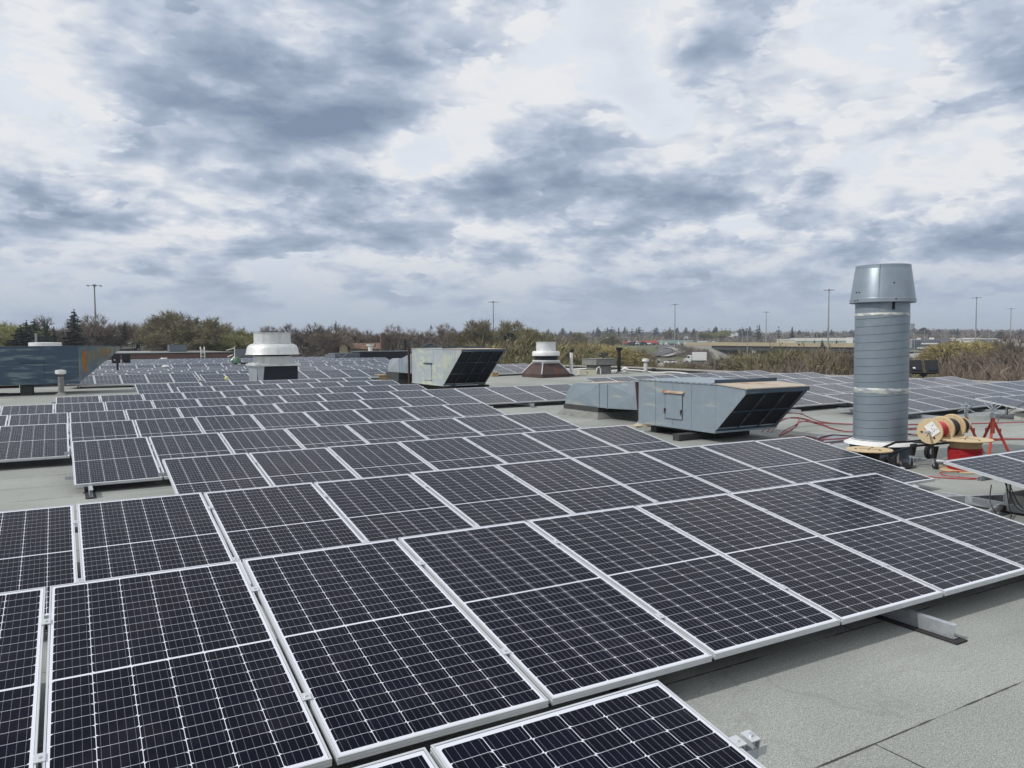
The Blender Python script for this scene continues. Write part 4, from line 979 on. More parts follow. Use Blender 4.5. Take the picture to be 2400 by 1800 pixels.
# two red pipe stands
def jack(label, x, y, rz, h=.60):
    t = thing('pipe_stand', label, 'pipe stand', (x,y,0), rz, group='red pipe stands')
    b = MB(); b.cyl((0,0,.34),(0,0,h), .034, n=14); b.build('sleeve', M_REDP, t, smooth=True)
    for k in range(3):
        a = k*2*pi/3+.3; b = MB(); b.tube([(0.02*cos(a),.02*sin(a),h-.06),(.27*cos(a),.27*sin(a),.0)], .022, 8); b.box((.12*cos(a)-.01,.12*sin(a)-.01,.30), (.12*cos(a)+.01,.12*sin(a)+.01,.42)); b.build('leg', M_REDP, t, smooth=True)
    b = MB(); b.lathe([(.13,.22),(.145,.22),(.145,.24),(.13,.24),(.13,.22)], n=3, ang=.3); b.build('brace_ring', M_REDP, t)
    b = MB(); b.cyl((0,0,h),(0,0,h+.14), .024, n=12); b.cyl((0,0,h+.02),(0,0,h+.05), .036, n=6); b.build('screw_jack', M_GALV, t, smooth=True)
    b = MB(); z = h+.15
    for s_ in (-1, 1):
        b.tube([(-.0,s_*.02,z),(.06*1,s_*.03,z+.02),(.16,s_*.05,z+.085)], .012, 6); b.tube([(0,s_*.02,z),(-.06,s_*.03,z+.02),(-.16,s_*.05,z+.085)], .012, 6)
        b.tube([(0,s_*.02,z-.01),(.13,s_*.08,z-.06)], .011, 6); b.tube([(0,s_*.02,z-.01),(-.13,s_*.08,z-.06)], .011, 6)
    b.box((-.05,-.03,z-.02), (.05,.03,z)); b.build('v_head', M_GALV, t, smooth=True)
    return t
jack('left one of the two red pipe stands, half behind the reels', 13.80, 2.42, .9)
jack('right one of the two red pipe stands, legs spread beside the red spool', 14.05, 2.12, 1.1)
t = thing('steel_tube', 'short grey steel tube lying on the roof beside the cart', 'pipe', (12.2,1.75,.04)); b = MB(); b.tube([(0,.25,.0),(.18,-.12,0)], .035, 12); b.build('tube', M_GALV, t, smooth=True)
b = MB(); b.cyl((.178,-.116,0),(.181,-.1205,0), .028, n=12); b.build('dark_bore', M_BLACK, t)
t = thing('black_bags', 'crumpled black sheeting and hose heap between flue and spool', 'plastic sheet', (11.35,2.1,0)); b = MB(); rnd_ = random.Random(4)
N = 10; P_ = [[(-.28+.056*i, -.22+.044*j, .02+.19*rnd_.random()*sin(pi*i/(N))*sin(pi*j/N)*1.6) for i in range(N+1)] for j in range(N+1)]
b.add([p for r_ in P_ for p in r_], [(j*(N+1)+i, j*(N+1)+i+1, (j+1)*(N+1)+i+1, (j+1)*(N+1)+i) for j in range(N) for i in range(N)]); b.build('sheet', M_CBL, t)
def cable(label, pts, r, mat, name='cable', cat='cable', n=6, grp=None, wob=.0, seed=1, smoothn=5):
    rr = random.Random(seed); P = [Vector(p) for p in pts]; out = []
    for i in range(len(P)-1):
        a = P[max(i-1, 0)]; b_ = P[i]; c = P[i+1]; d = P[min(i+2, len(P)-1)]
        for k in range(smoothn):
            s_ = k/smoothn; v = .5*((2*b_)+(-a+c)*s_+(2*a-5*b_+4*c-d)*s_*s_+(-a+3*b_-3*c+d)*s_**3)
            out.append(v+Vector((rr.uniform(-wob, wob), rr.uniform(-wob, wob), abs(rr.uniform(-wob, wob))*.3)))
    out.append(P[-1]); o = MB().tube(out, r, n).build(name, mat, smooth=True)
    tag(o, label, cat, grp); return o
cg = 'cables lying on the roof'
def strands(n, label, pts, r, mat, wob, seed):
    rr = random.Random(seed)
    for k in range(n):
        P = [(x+rr.uniform(-.09,.09), y+rr.uniform(-.09,.09), max(z*rr.uniform(.6,1.15), .012)) for x, y, z in pts]
        cable('%s, %s strand' % (label, nth(k+1)), P, r, mat, grp='faded red wires lying on the roof', wob=wob, seed=seed*10+k)
strands(3, 'upper faded red wires between near duct unit and flue', [(13.2,6.2,.02),(14.0,6.4,.25),(14.7,6.6,.30),(15.6,6.4,.04),(17.5,5.2,.02),(19.5,4.3,.02)], .011, M_REDH, .012, 1)
strands(3, 'middle faded red wires sagging from near duct unit', [(12.9,5.6,.02),(13.5,5.7,.14),(14.1,5.9,.24),(14.6,5.4,.03),(15.4,5.2,.02),(16.8,4.6,.02)], .011, M_REDH, .012, 2)
strands(2, 'faded red wire coil in front of near unit hood', [(12.2,4.75,.02),(12.9,4.7,.03),(13.3,5.1,.03),(12.9,5.3,.04),(12.5,4.95,.04),(13.1,4.6,.03),(14.0,4.55,.02),(14.8,4.7,.02),(15.2,5.0,.22),(15.1,4.3,.03),(15.8,3.9,.02)], .011, M_REDH, .012, 3)
cable('dark cable tangled with the hoses near the unit hood', [(12.6,4.5,.02),(13.4,4.8,.08),(14.2,4.3,.02),(14.9,4.5,.16),(15.2,4.2,.02),(16.5,4.0,.02)], .012, M_CBL, grp=cg, wob=.03, seed=5)
strands(3, 'red wire loops at far right behind pipe stands', [(15.8,3.1,.02),(17.5,2.3,.02),(19.5,2.0,.02),(20.5,1.3,.02),(19.0,1.5,.03),(17.9,2.05,.03),(19.2,2.5,.04),(22.,1.5,.02)], .011, M_REDH, .012, 6)
strands(2, 'red wires at right edge crossing the loops', [(16.3,2.55,.05),(18.4,1.7,.05),(20.0,1.1,.05),(22.0,.3,.05)], .011, M_REDH, .012, 7)
strands(2, 'red wires right of the pipe stand legs', [(14.3,1.9,.02),(15.6,1.5,.02),(17.2,1.2,.02),(19.0,.6,.02)], .011, M_REDH, .012, 8)
cable('thin red wire looped on the roof below the red spool', [(11.0,1.75,.008),(11.05,1.2,.008),(11.4,.85,.008),(11.95,.85,.008),(12.0,1.1,.02),(11.6,1.35,.02),(11.3,1.35,.03),(11.2,1.1,.02),(11.55,.80,.01),(12.1,.75,.01)], .007, M_RED, grp=cg, wob=.005, seed=9, smoothn=8)
cable('thin black cable along the roof under the long right row', [(15.2,5.5,.01),(16.8,4.9,.01),(18.2,4.4,.01),(19.0,4.6,.15),(20.0,4.6,.42)], .008, M_CBL, grp=cg, wob=.01, seed=10)
cable('thin black wire loop hanging from the right edge panel rail', [(9.16,-.50,.36),(9.0,-.58,.20),(9.02,-.68,.05),(9.25,-.66,.02),(9.42,-.55,.12),(9.45,-.50,.36)], .006, M_CBL, grp=cg, wob=0, smoothn=8)
cable('second black wire beside the right edge concrete block', [(9.5,-.50,.36),(9.56,-.56,.15),(9.6,-.62,.05),(9.45,-.60,.12),(9.42,-.50,.36)], .005, M_CBL, grp=cg, wob=0, smoothn=8)
# rain water standing by the flue
rp = random.Random(8); bb_ = MB(); pts_ = [(13.1+1.5*cos(a*pi/15)*(1+.18*sin(a*.9)+rp.uniform(-.06,.06))+.5*cos(a*pi/15), 4.55+.62*sin(a*pi/15)*(1+.25*sin(a*1.3+1)+rp.uniform(-.08,.08)), .0035) for a in range(30)]
bb_.add([(13.2,4.55,.0035)]+pts_, [(0,i+1,(i+1) % 30+1) for i in range(30)])
M_WET = pm('wet_roof_film', (.085,.088,.09), .06, 0, .1, 3., spec=.5)
tag(bb_.build('rain_puddle', M_WET), kind='structure')
# steel channels and conduit between the second row and the right edge row
t = thing('steel_channel', 'long galvanized channel lying between the second row and the right edge row', 'steel channel', (8.3,.3,0)); b = MB(); R = Matrix.Rotation(radians(-24), 3, 'Z')
b.box((0,.3,.02), (1.9,.34,.024), R, (0,.3,0)); b.box((0,.3,.02), (1.9,.304,.10), R, (0,.3,0)); b.box((0,.3,.10), (1.9,.34,.104), R, (0,.3,0)); b.build('channel', M_GALV, t)
t = thing('conduit_stub', 'grey conduit pipe lying towards the right edge concrete block', 'conduit', (8.7,-.62,.06)); b = MB(); b.tube([(0,0,0),(.75,.18,.02)], .035, 12); b.build('pipe', M_GALV, t, smooth=True)
b = MB(); b.lathe([(0,.03),(.05,.03),(.05,-.03),(0,-.03)], (.78,.18), n=10); b.build('fitting', M_BROWN, t)
# end clamps with rail stubs at open row ends
def end_clamp(label, x, ynear, znear, s_):
    t = thing('end_clamp', label, 'panel clamp', (x,ynear,znear), rx=TILT, group='end clamps')
    b = MB(); b.box((0,s_-.03,-.035), (.004,s_+.03,.003)); b.box((-.012,s_-.03,.003), (.035,s_+.03,.007)); b.box((.03,s_-.03,-.035), (.034,s_+.03,.003)); b.box((-.0,s_-.021,-.078), (.09,s_+.021,-.074)); b.box((0,s_-.021,-.074), (.09,s_-.017,-.038)); b.box((0,s_+.017,-.074), (.09,s_+.021,-.038)); b.build('bracket', M_ALU, t)
    b = MB(); b.cyl((.015,s_,.007),(.015,s_,.016), .009, n=6); b.build('bolt', M_GALV, t)
for s_ in (1.62, .46): end_clamp('aluminium end clamp on the %s right edge of the nearest row' % ('upper' if s_ > 1 else 'lower'), 2.775, -2.62-PL*cos(TILT), .5-PL*sin(TILT), s_)
for k, (x, y, z) in enumerate(((.652,8.30,.472),(1.63,5.57,.468),(.645,11.05,.495))):
    pass

# ------------------------------------------------------------------ things beyond the array on and behind the roof
def simple(name, label, cat, parts, loc=(0,0,0), group=None, rz=0):
    t = thing(name, label, cat, loc, rz, group)
    for n_, mat, fn in parts:
        b = MB(); fn(b); b.build(n_, mat, t)
    return t
simple('adjacent_building', 'long low brown brick building just beyond the gravel strip with white roof edge', 'building',
 [('wall', M_BRICK, lambda b: b.box((-20,0,-6.5), (16.5,30,.62))), ('roof_edge', M_BLACK, lambda b: b.box((-20.1,-.08,.62), (16.6,30,.74))),
  ('roof', M_FLASH, lambda b: b.box((-19.5,.6,.74), (16,29.5,.80))), ('skylight', M_WHITE, lambda b: (b.box((-1.2,2.4,.8), (6.3,4.5,1.0)))),
  ('roof_hatch', M_GREYW, lambda b: b.box((9.0,7.5,.8), (11.2,9.5,1.75)))], (4.0,100.2,0))
t = thing('roof_ladder', 'short white ladder hoops at the end of the brown brick wall', 'ladder', (15.8,99.9,0)); b = MB()
for x in (0, .45): b.tube([(x,0,0),(x,0,1.3),(x,.4,1.45),(x,.7,1.2)], .05, 6)
for z in (.3,.7,1.1): b.tube([(0,0,z),(.45,0,z)], .04, 5)
b.build('ladder', M_WHITE, t)
simple('rooftop_duct_box', 'long black flat topped duct box left of the far duct unit', 'ventilation unit',
 [('box', M_DARK, lambda b: b.box((0,0,0.1), (8.2,2.5,1.02))), ('end_box', M_GREYW, lambda b: b.box((-2.4,.1,.1), (-.02,2.3,.93))),
  ('top_edge', M_GREYW, lambda b: b.box((-.1,-.05,1.02), (8.3,2.55,1.08))), ('crossed_brace', M_SPUN, lambda b: (b.tube([(-2.2,.08,.2),(-1.3,.08,.9)], .02, 4), b.tube([(-1.4,.08,.2),(-2.2,.08,.85)], .02, 4)))], (24.6,64.5,.02))
simple('white_tarp', 'pale flat cover lying left of the long black duct box', 'cover', [('cover', M_WHITE, lambda b: b.add([(0,0,0),(3.3,0,0),(3.3,1.5,0),(0,1.5,0),(2.1,.2,.5),(3.2,.2,.55),(3.2,1.2,.55),(2.1,1.2,.5)], [(0,1,5,4),(1,2,6,5),(2,3,7,6),(3,0,4,7),(4,5,6,7)]))], (26.6,84,.02))
simple('satellite_frame', 'dark low frame with black slanted panel left of the big fan on the far roof', 'antenna',
 [('dark_panel', M_GREYW, lambda b: b.box((-1.4,0,.35), (1.3,.1,1.25))), ('base_tray', M_CREAM, lambda b: b.box((-.6,-.2,0), (.9,.3,.18))), ('mast', M_WHITE, lambda b: (b.cyl((-1.5,0,0),(-1.5,0,1.5), .05, n=8), b.tube([(-1.5,0,1.35),(-2.4,0,1.1)], .04, 6), b.tube([(-2.3,0,.35),(-1.7,0,.6)], .05, 6))), ('strut', M_BLACK, lambda b: b.tube([(.9,0,.9),(1.5,0,.0)], .07, 6))], (19.2,88,.02))
post('white flat capped vent standing above the long black duct box', 29.3, 75., 1.55, .22, M_WHITE, cap='flare')
post('thin black stack above the long black duct box', 33.5, 75.5, 2.2, .16, M_BLACK)

# ------------------------------------------------------------------ terrain
def sm(a, b, x): t = min(max((x-a)/(b-a), 0), 1); return t*t*(3-2*t)
def tz(x, y):
    """height of the land: flat by the store, a raised interchange to the right, hills far off"""
    dx, dy = x-CAM.x, y-CAM.y; d = sqrt(dx*dx+dy*dy); a = math.degrees(atan2(dx, dy)-YAW)
    z = -6.
    p = sm(5, 8.2, a)*(1-sm(60, 70, a))
    d0 = lerp(296, 345, sm(14.2, 15.0, a)); d1 = lerp(352, 385, sm(14.2, 15., a))
    d0 = lerp(d0, 395, sm(22, 25, a)); d1 = lerp(d1, 450, sm(22, 25, a))
    H = lerp(-.5, -3.4, sm(21, 25, a))
    z += p*(H+6)*sm(d0, d1, d)
    z += 9*sm(620, 1050, d)*(1 if a > -4 else .75)
    z -= 25*sm(1500, 3500, d)
    return z
def hit(px, py, lift=0.):
    r = ray(px, py); d = 60.; h = sqrt(r.x*r.x+r.y*r.y)
    while d < 1500:
        p = CAM+r*(d/h)
        if p.z <= tz(p.x, p.y)+lift: return Vector((p.x, p.y, tz(p.x, p.y)+lift))
        d += 1.0
    return p
def build_ground():
    V = []; F = []
    A = [-180+i*4 for i in range(0, 39)]+[-24+i*.6 for i in range(0, 108)]+[41+i*4.085 for i in range(0, 34)]
    A = sorted(set(round(a, 3) for a in A if a < 180)); n = len(A)
    D_ = [0.5, 30, 60, 90]+[100+i*12 for i in range(15)]+[282+i*5 for i in range(40)]+[482+i*20 for i in range(30)]+[1100, 1200, 1400, 1700, 2200, 3000, 4500]
    for d in D_:
        for a in A:
            t_ = radians(a)+YAW; x = CAM.x+d*sin(t_); y = CAM.y+d*cos(t_); V.append((x, y, tz(x, y)))
    for j in range(len(D_)-1):
        for i in range(n): F.append((j*n+i, (j+1)*n+i, (j+1)*n+(i+1) % n, j*n+(i+1) % n))
    o = MB().add(V, F).build('ground', M_GRASS, smooth=True); tag(o, kind='structure')
build_ground()
def ribbon(name, pts, w_, mat, lift=.3, kind='structure'):
    """strip along points (x,y,z), w_ wide (number or list)"""
    V = []; F = []; n = len(pts)
    for i, p in enumerate(pts):
        a = pts[max(i-1, 0)]; b_ = pts[min(i+1, n-1)]; d = Vector((b_[0]-a[0], b_[1]-a[1], 0)).normalized(); s_ = Vector((-d.y, d.x, 0))
        ww = w_[i] if isinstance(w_, list) else w_
        for q_ in (-1, 1): v = Vector(p)+s_*q_*ww/2; V.append((v.x, v.y, p[2]+lift))
    for i in range(n-1): F.append((2*i, 2*i+1, 2*i+3, 2*i+2))
    o = MB().add(V, F).build(name, mat); 
    if kind: tag(o, kind=kind)
    return o
def dense(pts, m=8):
    out = []
    P = [Vector(p) for p in pts]
    for i in range(len(P)-1):
        a, b_, c, d = P[max(i-1,0)], P[i], P[i+1], P[min(i+2,len(P)-1)]
        for k in range(m):
            s_ = k/m; out.append(.5*((2*b_)+(-a+c)*s_+(2*a-5*b_+4*c-d)*s_*s_+(-a+3*b_-3*c+d)*s_**3))
    return out+[P[-1]]
# the motorway passes under the bridge; two carriageways
def G(px, d, z=-6.): p = at(px, 800, d); return Vector((p.x, p.y, z))
road1 = dense([G(1150,225), G(1400,243), G(1560,265), G(1700,300), G(1800,333), G(1880,350)])
ribbon('road', road1, 17, M_ASPH, .05); ribbon('road_marking', road1, .25, M_PAINT, .09)
road2 = dense([G(1100,196), G(1400,207), G(1600,218), G(1800,250), G(1900,300), G(1950,345)])
ribbon('road', road2, 14, M_ASPH, .05); ribbon('road_marking', road2, .25, M_PAINT, .09)
ramp = dense([hit(1556,813), hit(1566,819), hit(1562,826), hit(1540,833), hit(1505,841), hit(1465,849), G(1400,275)], 8)
ramp = [Vector((p.x, p.y, tz(p.x, p.y))) for p in ramp]
ribbon('road', ramp, 8.0, M_ASPH, .45)
loop = dense([hit(1566,817), hit(1590,821), hit(1596,826), hit(1578,832), hit(1550,838)], 8); loop = [Vector((p.x, p.y, tz(p.x, p.y))) for p in loop]
ribbon('road', loop, 6, M_CONC, .55)
arc = dense([hit(2090,826), hit(2150,826), hit(2200,827.5), hit(2260,828), hit(2330,825)], 8); ribbon('road', [Vector((p.x,p.y,tz(p.x,p.y))) for p in arc], 12, M_CONC, .5)
arc2 = dense([hit(2060,818), hit(2150,818.5), hit(2240,820), hit(2400,818)], 8); ribbon('road', [Vector((p.x,p.y,tz(p.x,p.y))) for p in arc2], 15, M_ASPH, .5)
arc3 = dense([hit(2080,842), hit(2130,836), hit(2180,831), hit(2197,828)], 8); ribbon('road', [Vector((p.x,p.y,tz(p.x,p.y))) for p in arc3], [16]*20+[10]*5, M_CONC, .5)

def guardrail(label, pts, h=.75):
    t = thing('guardrail', label, 'guardrail', tuple(pts[0]), group='guardrails along the roads'); L = Vector(pts[0])
    b = MB(); b.tube([Vector(p)-L+Vector((0,0,h)) for p in pts], .16, 4); b.build('rail', M_POLE, t)
    b = MB()
    for p in pts[::2]: q_ = Vector(p)-L; b.box((q_.x-.08,q_.y-.08,0), (q_.x+.08,q_.y+.08,h))
    o = b.build('post_row', M_POLE, t); tag(o, kind='stuff')
guardrail('guardrail along the near edge of the motorway behind the roof', [p+Vector((6,-8,0)) for p in road2])
guardrail('guardrail between the two carriageways of the motorway', [p+Vector((6,-9.5,0)) for p in road1])
guardrail('dark guardrail following the inside of the curved slip road', [p+Vector((-2.5,-4,.4)) for p in ramp])

# ------------------------------------------------------------------ bridge
def bridge():
    L_ = at(1668, 808, 322); R_ = at(1915, 812, 292); z1, z2 = 1.15, .75
    A = Vector((L_.x, L_.y, 0)); B = Vector((R_.x, R_.y, 0)); u = (B-A).normalized(); nrm = Vector((-u.y, u.x, 0))
    if nrm.dot(A-Vector((CAM.x,CAM.y,0))) < 0: nrm = -nrm
    ln = (B-A).length; W_ = 13
    t = thing('highway_bridge', 'concrete road bridge with tan parapet crossing the motorway', 'bridge', tuple(A)); 
    def slab(b, s0, s1, n0, n1, za, zb, dz=0.):
        def P(s_, n_, top): p = u*s_+nrm*n_; zz = lerp(z1, z2, s_/ln); return (p.x, p.y, zz+top)
        v = [P(s0,n0,za),P(s1,n0,za),P(s1,n1,za),P(s0,n1,za),P(s0,n0,zb),P(s1,n0,zb),P(s1,n1,zb),P(s0,n1,zb)]
        b.add(v, [(0,3,2,1),(4,5,6,7),(0,1,5,4),(1,2,6,5),(2,3,7,6),(3,0,4,7)])
    b = MB(); slab(b, -14, ln+20, 0, W_, -1.15, -.9); b.build('deck', M_ASPH, t)
    b = MB(); slab(b, -14, ln+20, -.35, 0, -1.25, 0.02); slab(b, -14, ln+20, W_, W_+.35, -1.25, 0.02); b.build('parapet', M_TANW, t)
    b = MB()
    for k in range(5): slab(b, 0, ln+20, .3+k*3., .9+k*3., -2.9, -1.25)
    b.build('girder', M_BITU, t)
    b = MB(); slab(b, ln*.435-.8, ln*.435+.8, -.2, W_+.2, -3.9, -2.95); b.build('pier_cap', M_CONC, t)
    for n_ in (1.2, W_/2, W_-1.2):
        c = u*(ln*.435)+nrm*n_; b = MB(); b.cyl((c.x,c.y,-6),(c.x,c.y,-3.), .62, n=14); b.build('pier', M_CONC, t, smooth=True)
    # sloped paving below the left end and the wing wall
    b = MB(); e = [u*0, u*11.5]; 
    v = [(e[0]-nrm*1.5), (e[1]-nrm*2.5+Vector((0,0,-6))), (e[1]+nrm*(W_+1)+Vector((0,0,-6))), (e[0]+nrm*(W_+1))]
    v = [(p.x,p.y,(z1-2.2 if i in (0,3) else -5.9)) for i, p in enumerate(v)]
    lo = [(p[0],p[1],-6.3) for p in v]; b.add(v+lo, [(0,1,2,3),(0,4,5,1),(1,5,6,2),(3,7,4,0)]); b.build('slope_paving', M_CONC, t)
    b = MB(); slab(b, -15, 0.2, -.3, W_+.3, -3.4, -1.3); b.build('abutment', M_CONC, t)
    b = MB(); slab(b, 1, ln+20, W_+3, W_+5, -8, -1.4); b.build('far_abutment', M_BITU, t)  # back wall coloured near black: shade under the deck put into its colour
bridge()

# ------------------------------------------------------------------ trees
TWIGS = 6
def unit(v): return v.normalized()
def grow(b_tr, b_cr, rnd, p, d, ln, r, lev, maxl, spread, up, kids, buds, tips, ratio=.72, split=2):
    """recursive branching: thick levels to the trunk mesh, the rest to the crown mesh"""
    seg = 2 if lev < 3 else 1; q_ = p.copy(); dd = d.copy(); rr = r
    for k in range(seg):
        nd = unit(dd+Vector((rnd.gauss(0,.12), rnd.gauss(0,.12), rnd.gauss(0,.08)+up*.1)))
        e = q_+nd*(ln/seg); r2 = max(rr*(.80 if seg == 2 else .6), .014)
        (b_tr if lev < split else b_cr).cyl(q_, e, rr, r2, n=(6 if lev == 0 else 4 if lev < 2 else 3), caps=False)
        q_ = e; dd = nd; rr = r2
        if lev >= 1 and k == 0 and lev < maxl:
            sd = unit(dd.cross(Vector((rnd.gauss(0,1), rnd.gauss(0,1), rnd.gauss(0,1)))))
            grow(b_tr, b_cr, rnd, q_, unit(dd*.7+sd*spread), ln*ratio*.85, rr*.55, lev+1, maxl, spread, up, kids, buds, tips, ratio, split)
    if lev < maxl:
        n = kids[min(lev, len(kids)-1)]; a0 = rnd.random()*6.28; o1 = dd.orthogonal().normalized(); o2 = dd.cross(o1)
        for i in range(n):
            a = a0+6.283*i/n+rnd.gauss(0,.3); s_ = spread*rnd.uniform(.6, 1.25)
            nd = unit(dd+(o1*cos(a)+o2*sin(a))*s_+Vector((0,0,up*.35)))
            grow(b_tr, b_cr, rnd, q_, nd, ln*ratio*rnd.uniform(.75, 1.2), rr*rnd.uniform(.55,.75), lev+1, maxl, spread, up, kids, buds, tips, ratio, split)
    else:
        tips.append((q_, dd))
        for k in range(TWIGS+(5 if buds else 2)):
            c = q_-dd*rnd.random()*ln*1.2; tw = unit(dd+Vector((rnd.gauss(0,.55),rnd.gauss(0,.55),rnd.gauss(0,.4)+up*.4)))*rnd.uniform(.5,1.25); s_ = tw.cross(Vector((rnd.gauss(0,1),rnd.gauss(0,1),rnd.gauss(0,1)))).normalized()*rnd.uniform(.022,.05)
            b_cr.quad(c-s_, c+s_, c+tw)
        for k in range(buds):
            c = q_-dd*rnd.random()*ln+Vector((rnd.gauss(0,.2),rnd.gauss(0,.2),rnd.gauss(0,.2))); s_ = rnd.uniform(.12,.30)
            a = Vector((rnd.gauss(0,1),rnd.gauss(0,1),rnd.gauss(0,1))).normalized()*s_; c2 = Vector((rnd.gauss(0,1),rnd.gauss(0,1),rnd.gauss(0,1))).normalized()*s_
            b_cr.quad(c, c+a, c+c2)
PROTOS = {}
def reg(kind, trunk, crown, mt, mc, h):
    t = thing(kind, kind.replace('_', ' '), 'tree', (0,0,-300)); 
    if trunk.v: trunk.build('trunk', mt, t)
    crown.build('crown', mc, t); PROTOS[kind] = [t, h, False]; remember(t)
def mk_bare(kind, seed, h, spread, up, kids, maxl, buds, mat, r0=.24, trunkf=.28, ratio=.72, stems=1):
    rnd = random.Random(seed); a, c, tips = MB(), MB(), []
    for s_ in range(stems):
        d = Vector((rnd.gauss(0,.06 if stems == 1 else .38), rnd.gauss(0,.06 if stems == 1 else .38), 1)).normalized()
        grow(a, c, rnd, Vector((rnd.gauss(0,.1)*stems,rnd.gauss(0,.1)*stems,-.3)), d, h*trunkf, r0/(1 if stems == 1 else 1.8), 0 if stems == 1 else 1, maxl, spread, up, kids, buds, tips, ratio)
    zs_ = sorted(p[2] for p in c.v); top = zs_[int(len(zs_)*(.995 if stems == 1 else .9995))]; reg(kind, a, c, M_BARK, mat, top)
mk_bare('bare_tree', 3, 14, .55, .35, [4,3,3,3,3], 5, 0, M_TWIG)
mk_bare('bare_maple', 8, 14, .48, .5, [5,3,3,3,3], 5, 0, M_TWIG, r0=.28)
mk_bare('budding_tree', 5, 14, .6, .25, [5,4,3,3,3], 5, 7, M_OLIVE)
mk_bare('leafing_tree', 6, 13, .62, .2, [5,4,3,3], 5, 8, M_YGRN)
mk_bare('willow_tree', 7, 11, .7, -.15, [6,4,3,3], 5, 7, M_WILLOW, trunkf=.22, ratio=.78)
mk_bare('olive_shrub', 12, 8, .5, .45, [4,3,3,3], 5, 8, M_OLIVE, r0=.12, trunkf=.30, stems=8)
mk_bare('bare_shrub', 13, 8, .5, .5, [4,3,3,3], 5, 0, M_TWIG, r0=.12, trunkf=.30, stems=9)
def mk_conifer(kind, seed, h, rad, levels, gap, mat, droop=-.25, start=.08, rag=.25, per=11):
    rnd = random.Random(seed); a, c = MB(), MB(); a.cyl((0,0,-.3), (0,0,h*.97), h*.016, .03, n=6)
    for k in range(levels):
        f = k/(levels-1); z = h*(start+(1-start)*f); R = rad*(1-f)**.8*(1+.0)+.12
        if rnd.random() < gap: continue
        for i in range(max(4, int(per*(1-.5*f)))):
            an = rnd.random()*6.283; Rr = R*rnd.uniform(1-rag*2, 1+rag*.5); o_ = Vector((cos(an), sin(an), 0)); s_ = Vector((-sin(an), cos(an), 0))
            p = Vector((0,0,z+rnd.gauss(0,.12))); m = 4
            for j in range(m):
                t0, t1 = j/m, (j+1)/m; wd = Rr*.26*(1-t0*.6)
                c0 = p+o_*Rr*t0+Vector((0,0,droop*Rr*t0*(1-.4*t0))); c1 = p+o_*Rr*t1+Vector((0,0,droop*Rr*t1*(1-.4*t1)+.06*Rr))
                c.quad(c0-s_*wd, c1+s_*wd*rnd.uniform(-.3,.6)+Vector((0,0,-.1)), c0+s_*wd*.6+Vector((0,0,.10)))
                c.quad(c0+s_*wd, c1-s_*wd*rnd.uniform(-.3,.6)+Vector((0,0,-.05)), c0-s_*wd*.4+Vector((0,0,-.22)))
    reg(kind, a, c, M_BARK, mat, h)
mk_conifer('spruce_tree', 21, 15, 4.0, 46, .0, M_SPRUCE, per=15)
mk_conifer('narrow_spruce', 22, 15, 2.3, 46, .0, M_SPRUCE, rag=.2, per=13)
mk_conifer('white_pine', 23, 16, 3.6, 26, .35, M_SPRUCE, droop=.12, start=.35, rag=.4, per=13)
def mk_cedar():
    rnd = random.Random(5); a, c = MB(), MB(); a.cyl((0,0,-.3),(0,0,5), .2, .1, n=6)
    for k in range(1500):
        th = rnd.random()*6.283; f = rnd.random(); R = 3.0*(sin(pi*min(f*.9+.1,1))**.6)*(.75+.25*sin(th*5+f*9)); p = Vector((R*cos(th)*rnd.uniform(.7,1), R*sin(th)*rnd.uniform(.7,1), .4+f*8.4))
        u_ = Vector((rnd.gauss(0,1),rnd.gauss(0,1),rnd.gauss(0,1))).normalized()*.42; v_ = Vector((rnd.gauss(0,1),rnd.gauss(0,1),rnd.gauss(0,1)+1)).normalized()*.5
        c.quad(p, p+u_, p+v_)
    reg('cedar_tree', a, c, M_BARK, M_SPRUCE, 9)
mk_cedar()
used_labels = set()
def tree(kind, px, pytop, d, label, wf=1., group=None, zoff=0.):
    """a tree whose top is seen at a pixel, d metres away"""
    p = at(px, pytop, d); zb = tz(p.x, p.y); h = p.z-zb; P = PROTOS[kind]
    if not P[2]: o = P[0]; P[2] = True
    else: o = copy_tree(P[0])
    s_ = h/P[1]; o.location = (p.x, p.y, zb); o.scale = (s_*wf, s_*wf, s_); o.rotation_euler = (0, 0, random.random()*6.28)
    base = label; 
    tag(o, label, 'tree' if 'shrub' not in kind else 'shrub', group); return o
gL = 'trees beyond the far side of the roof'
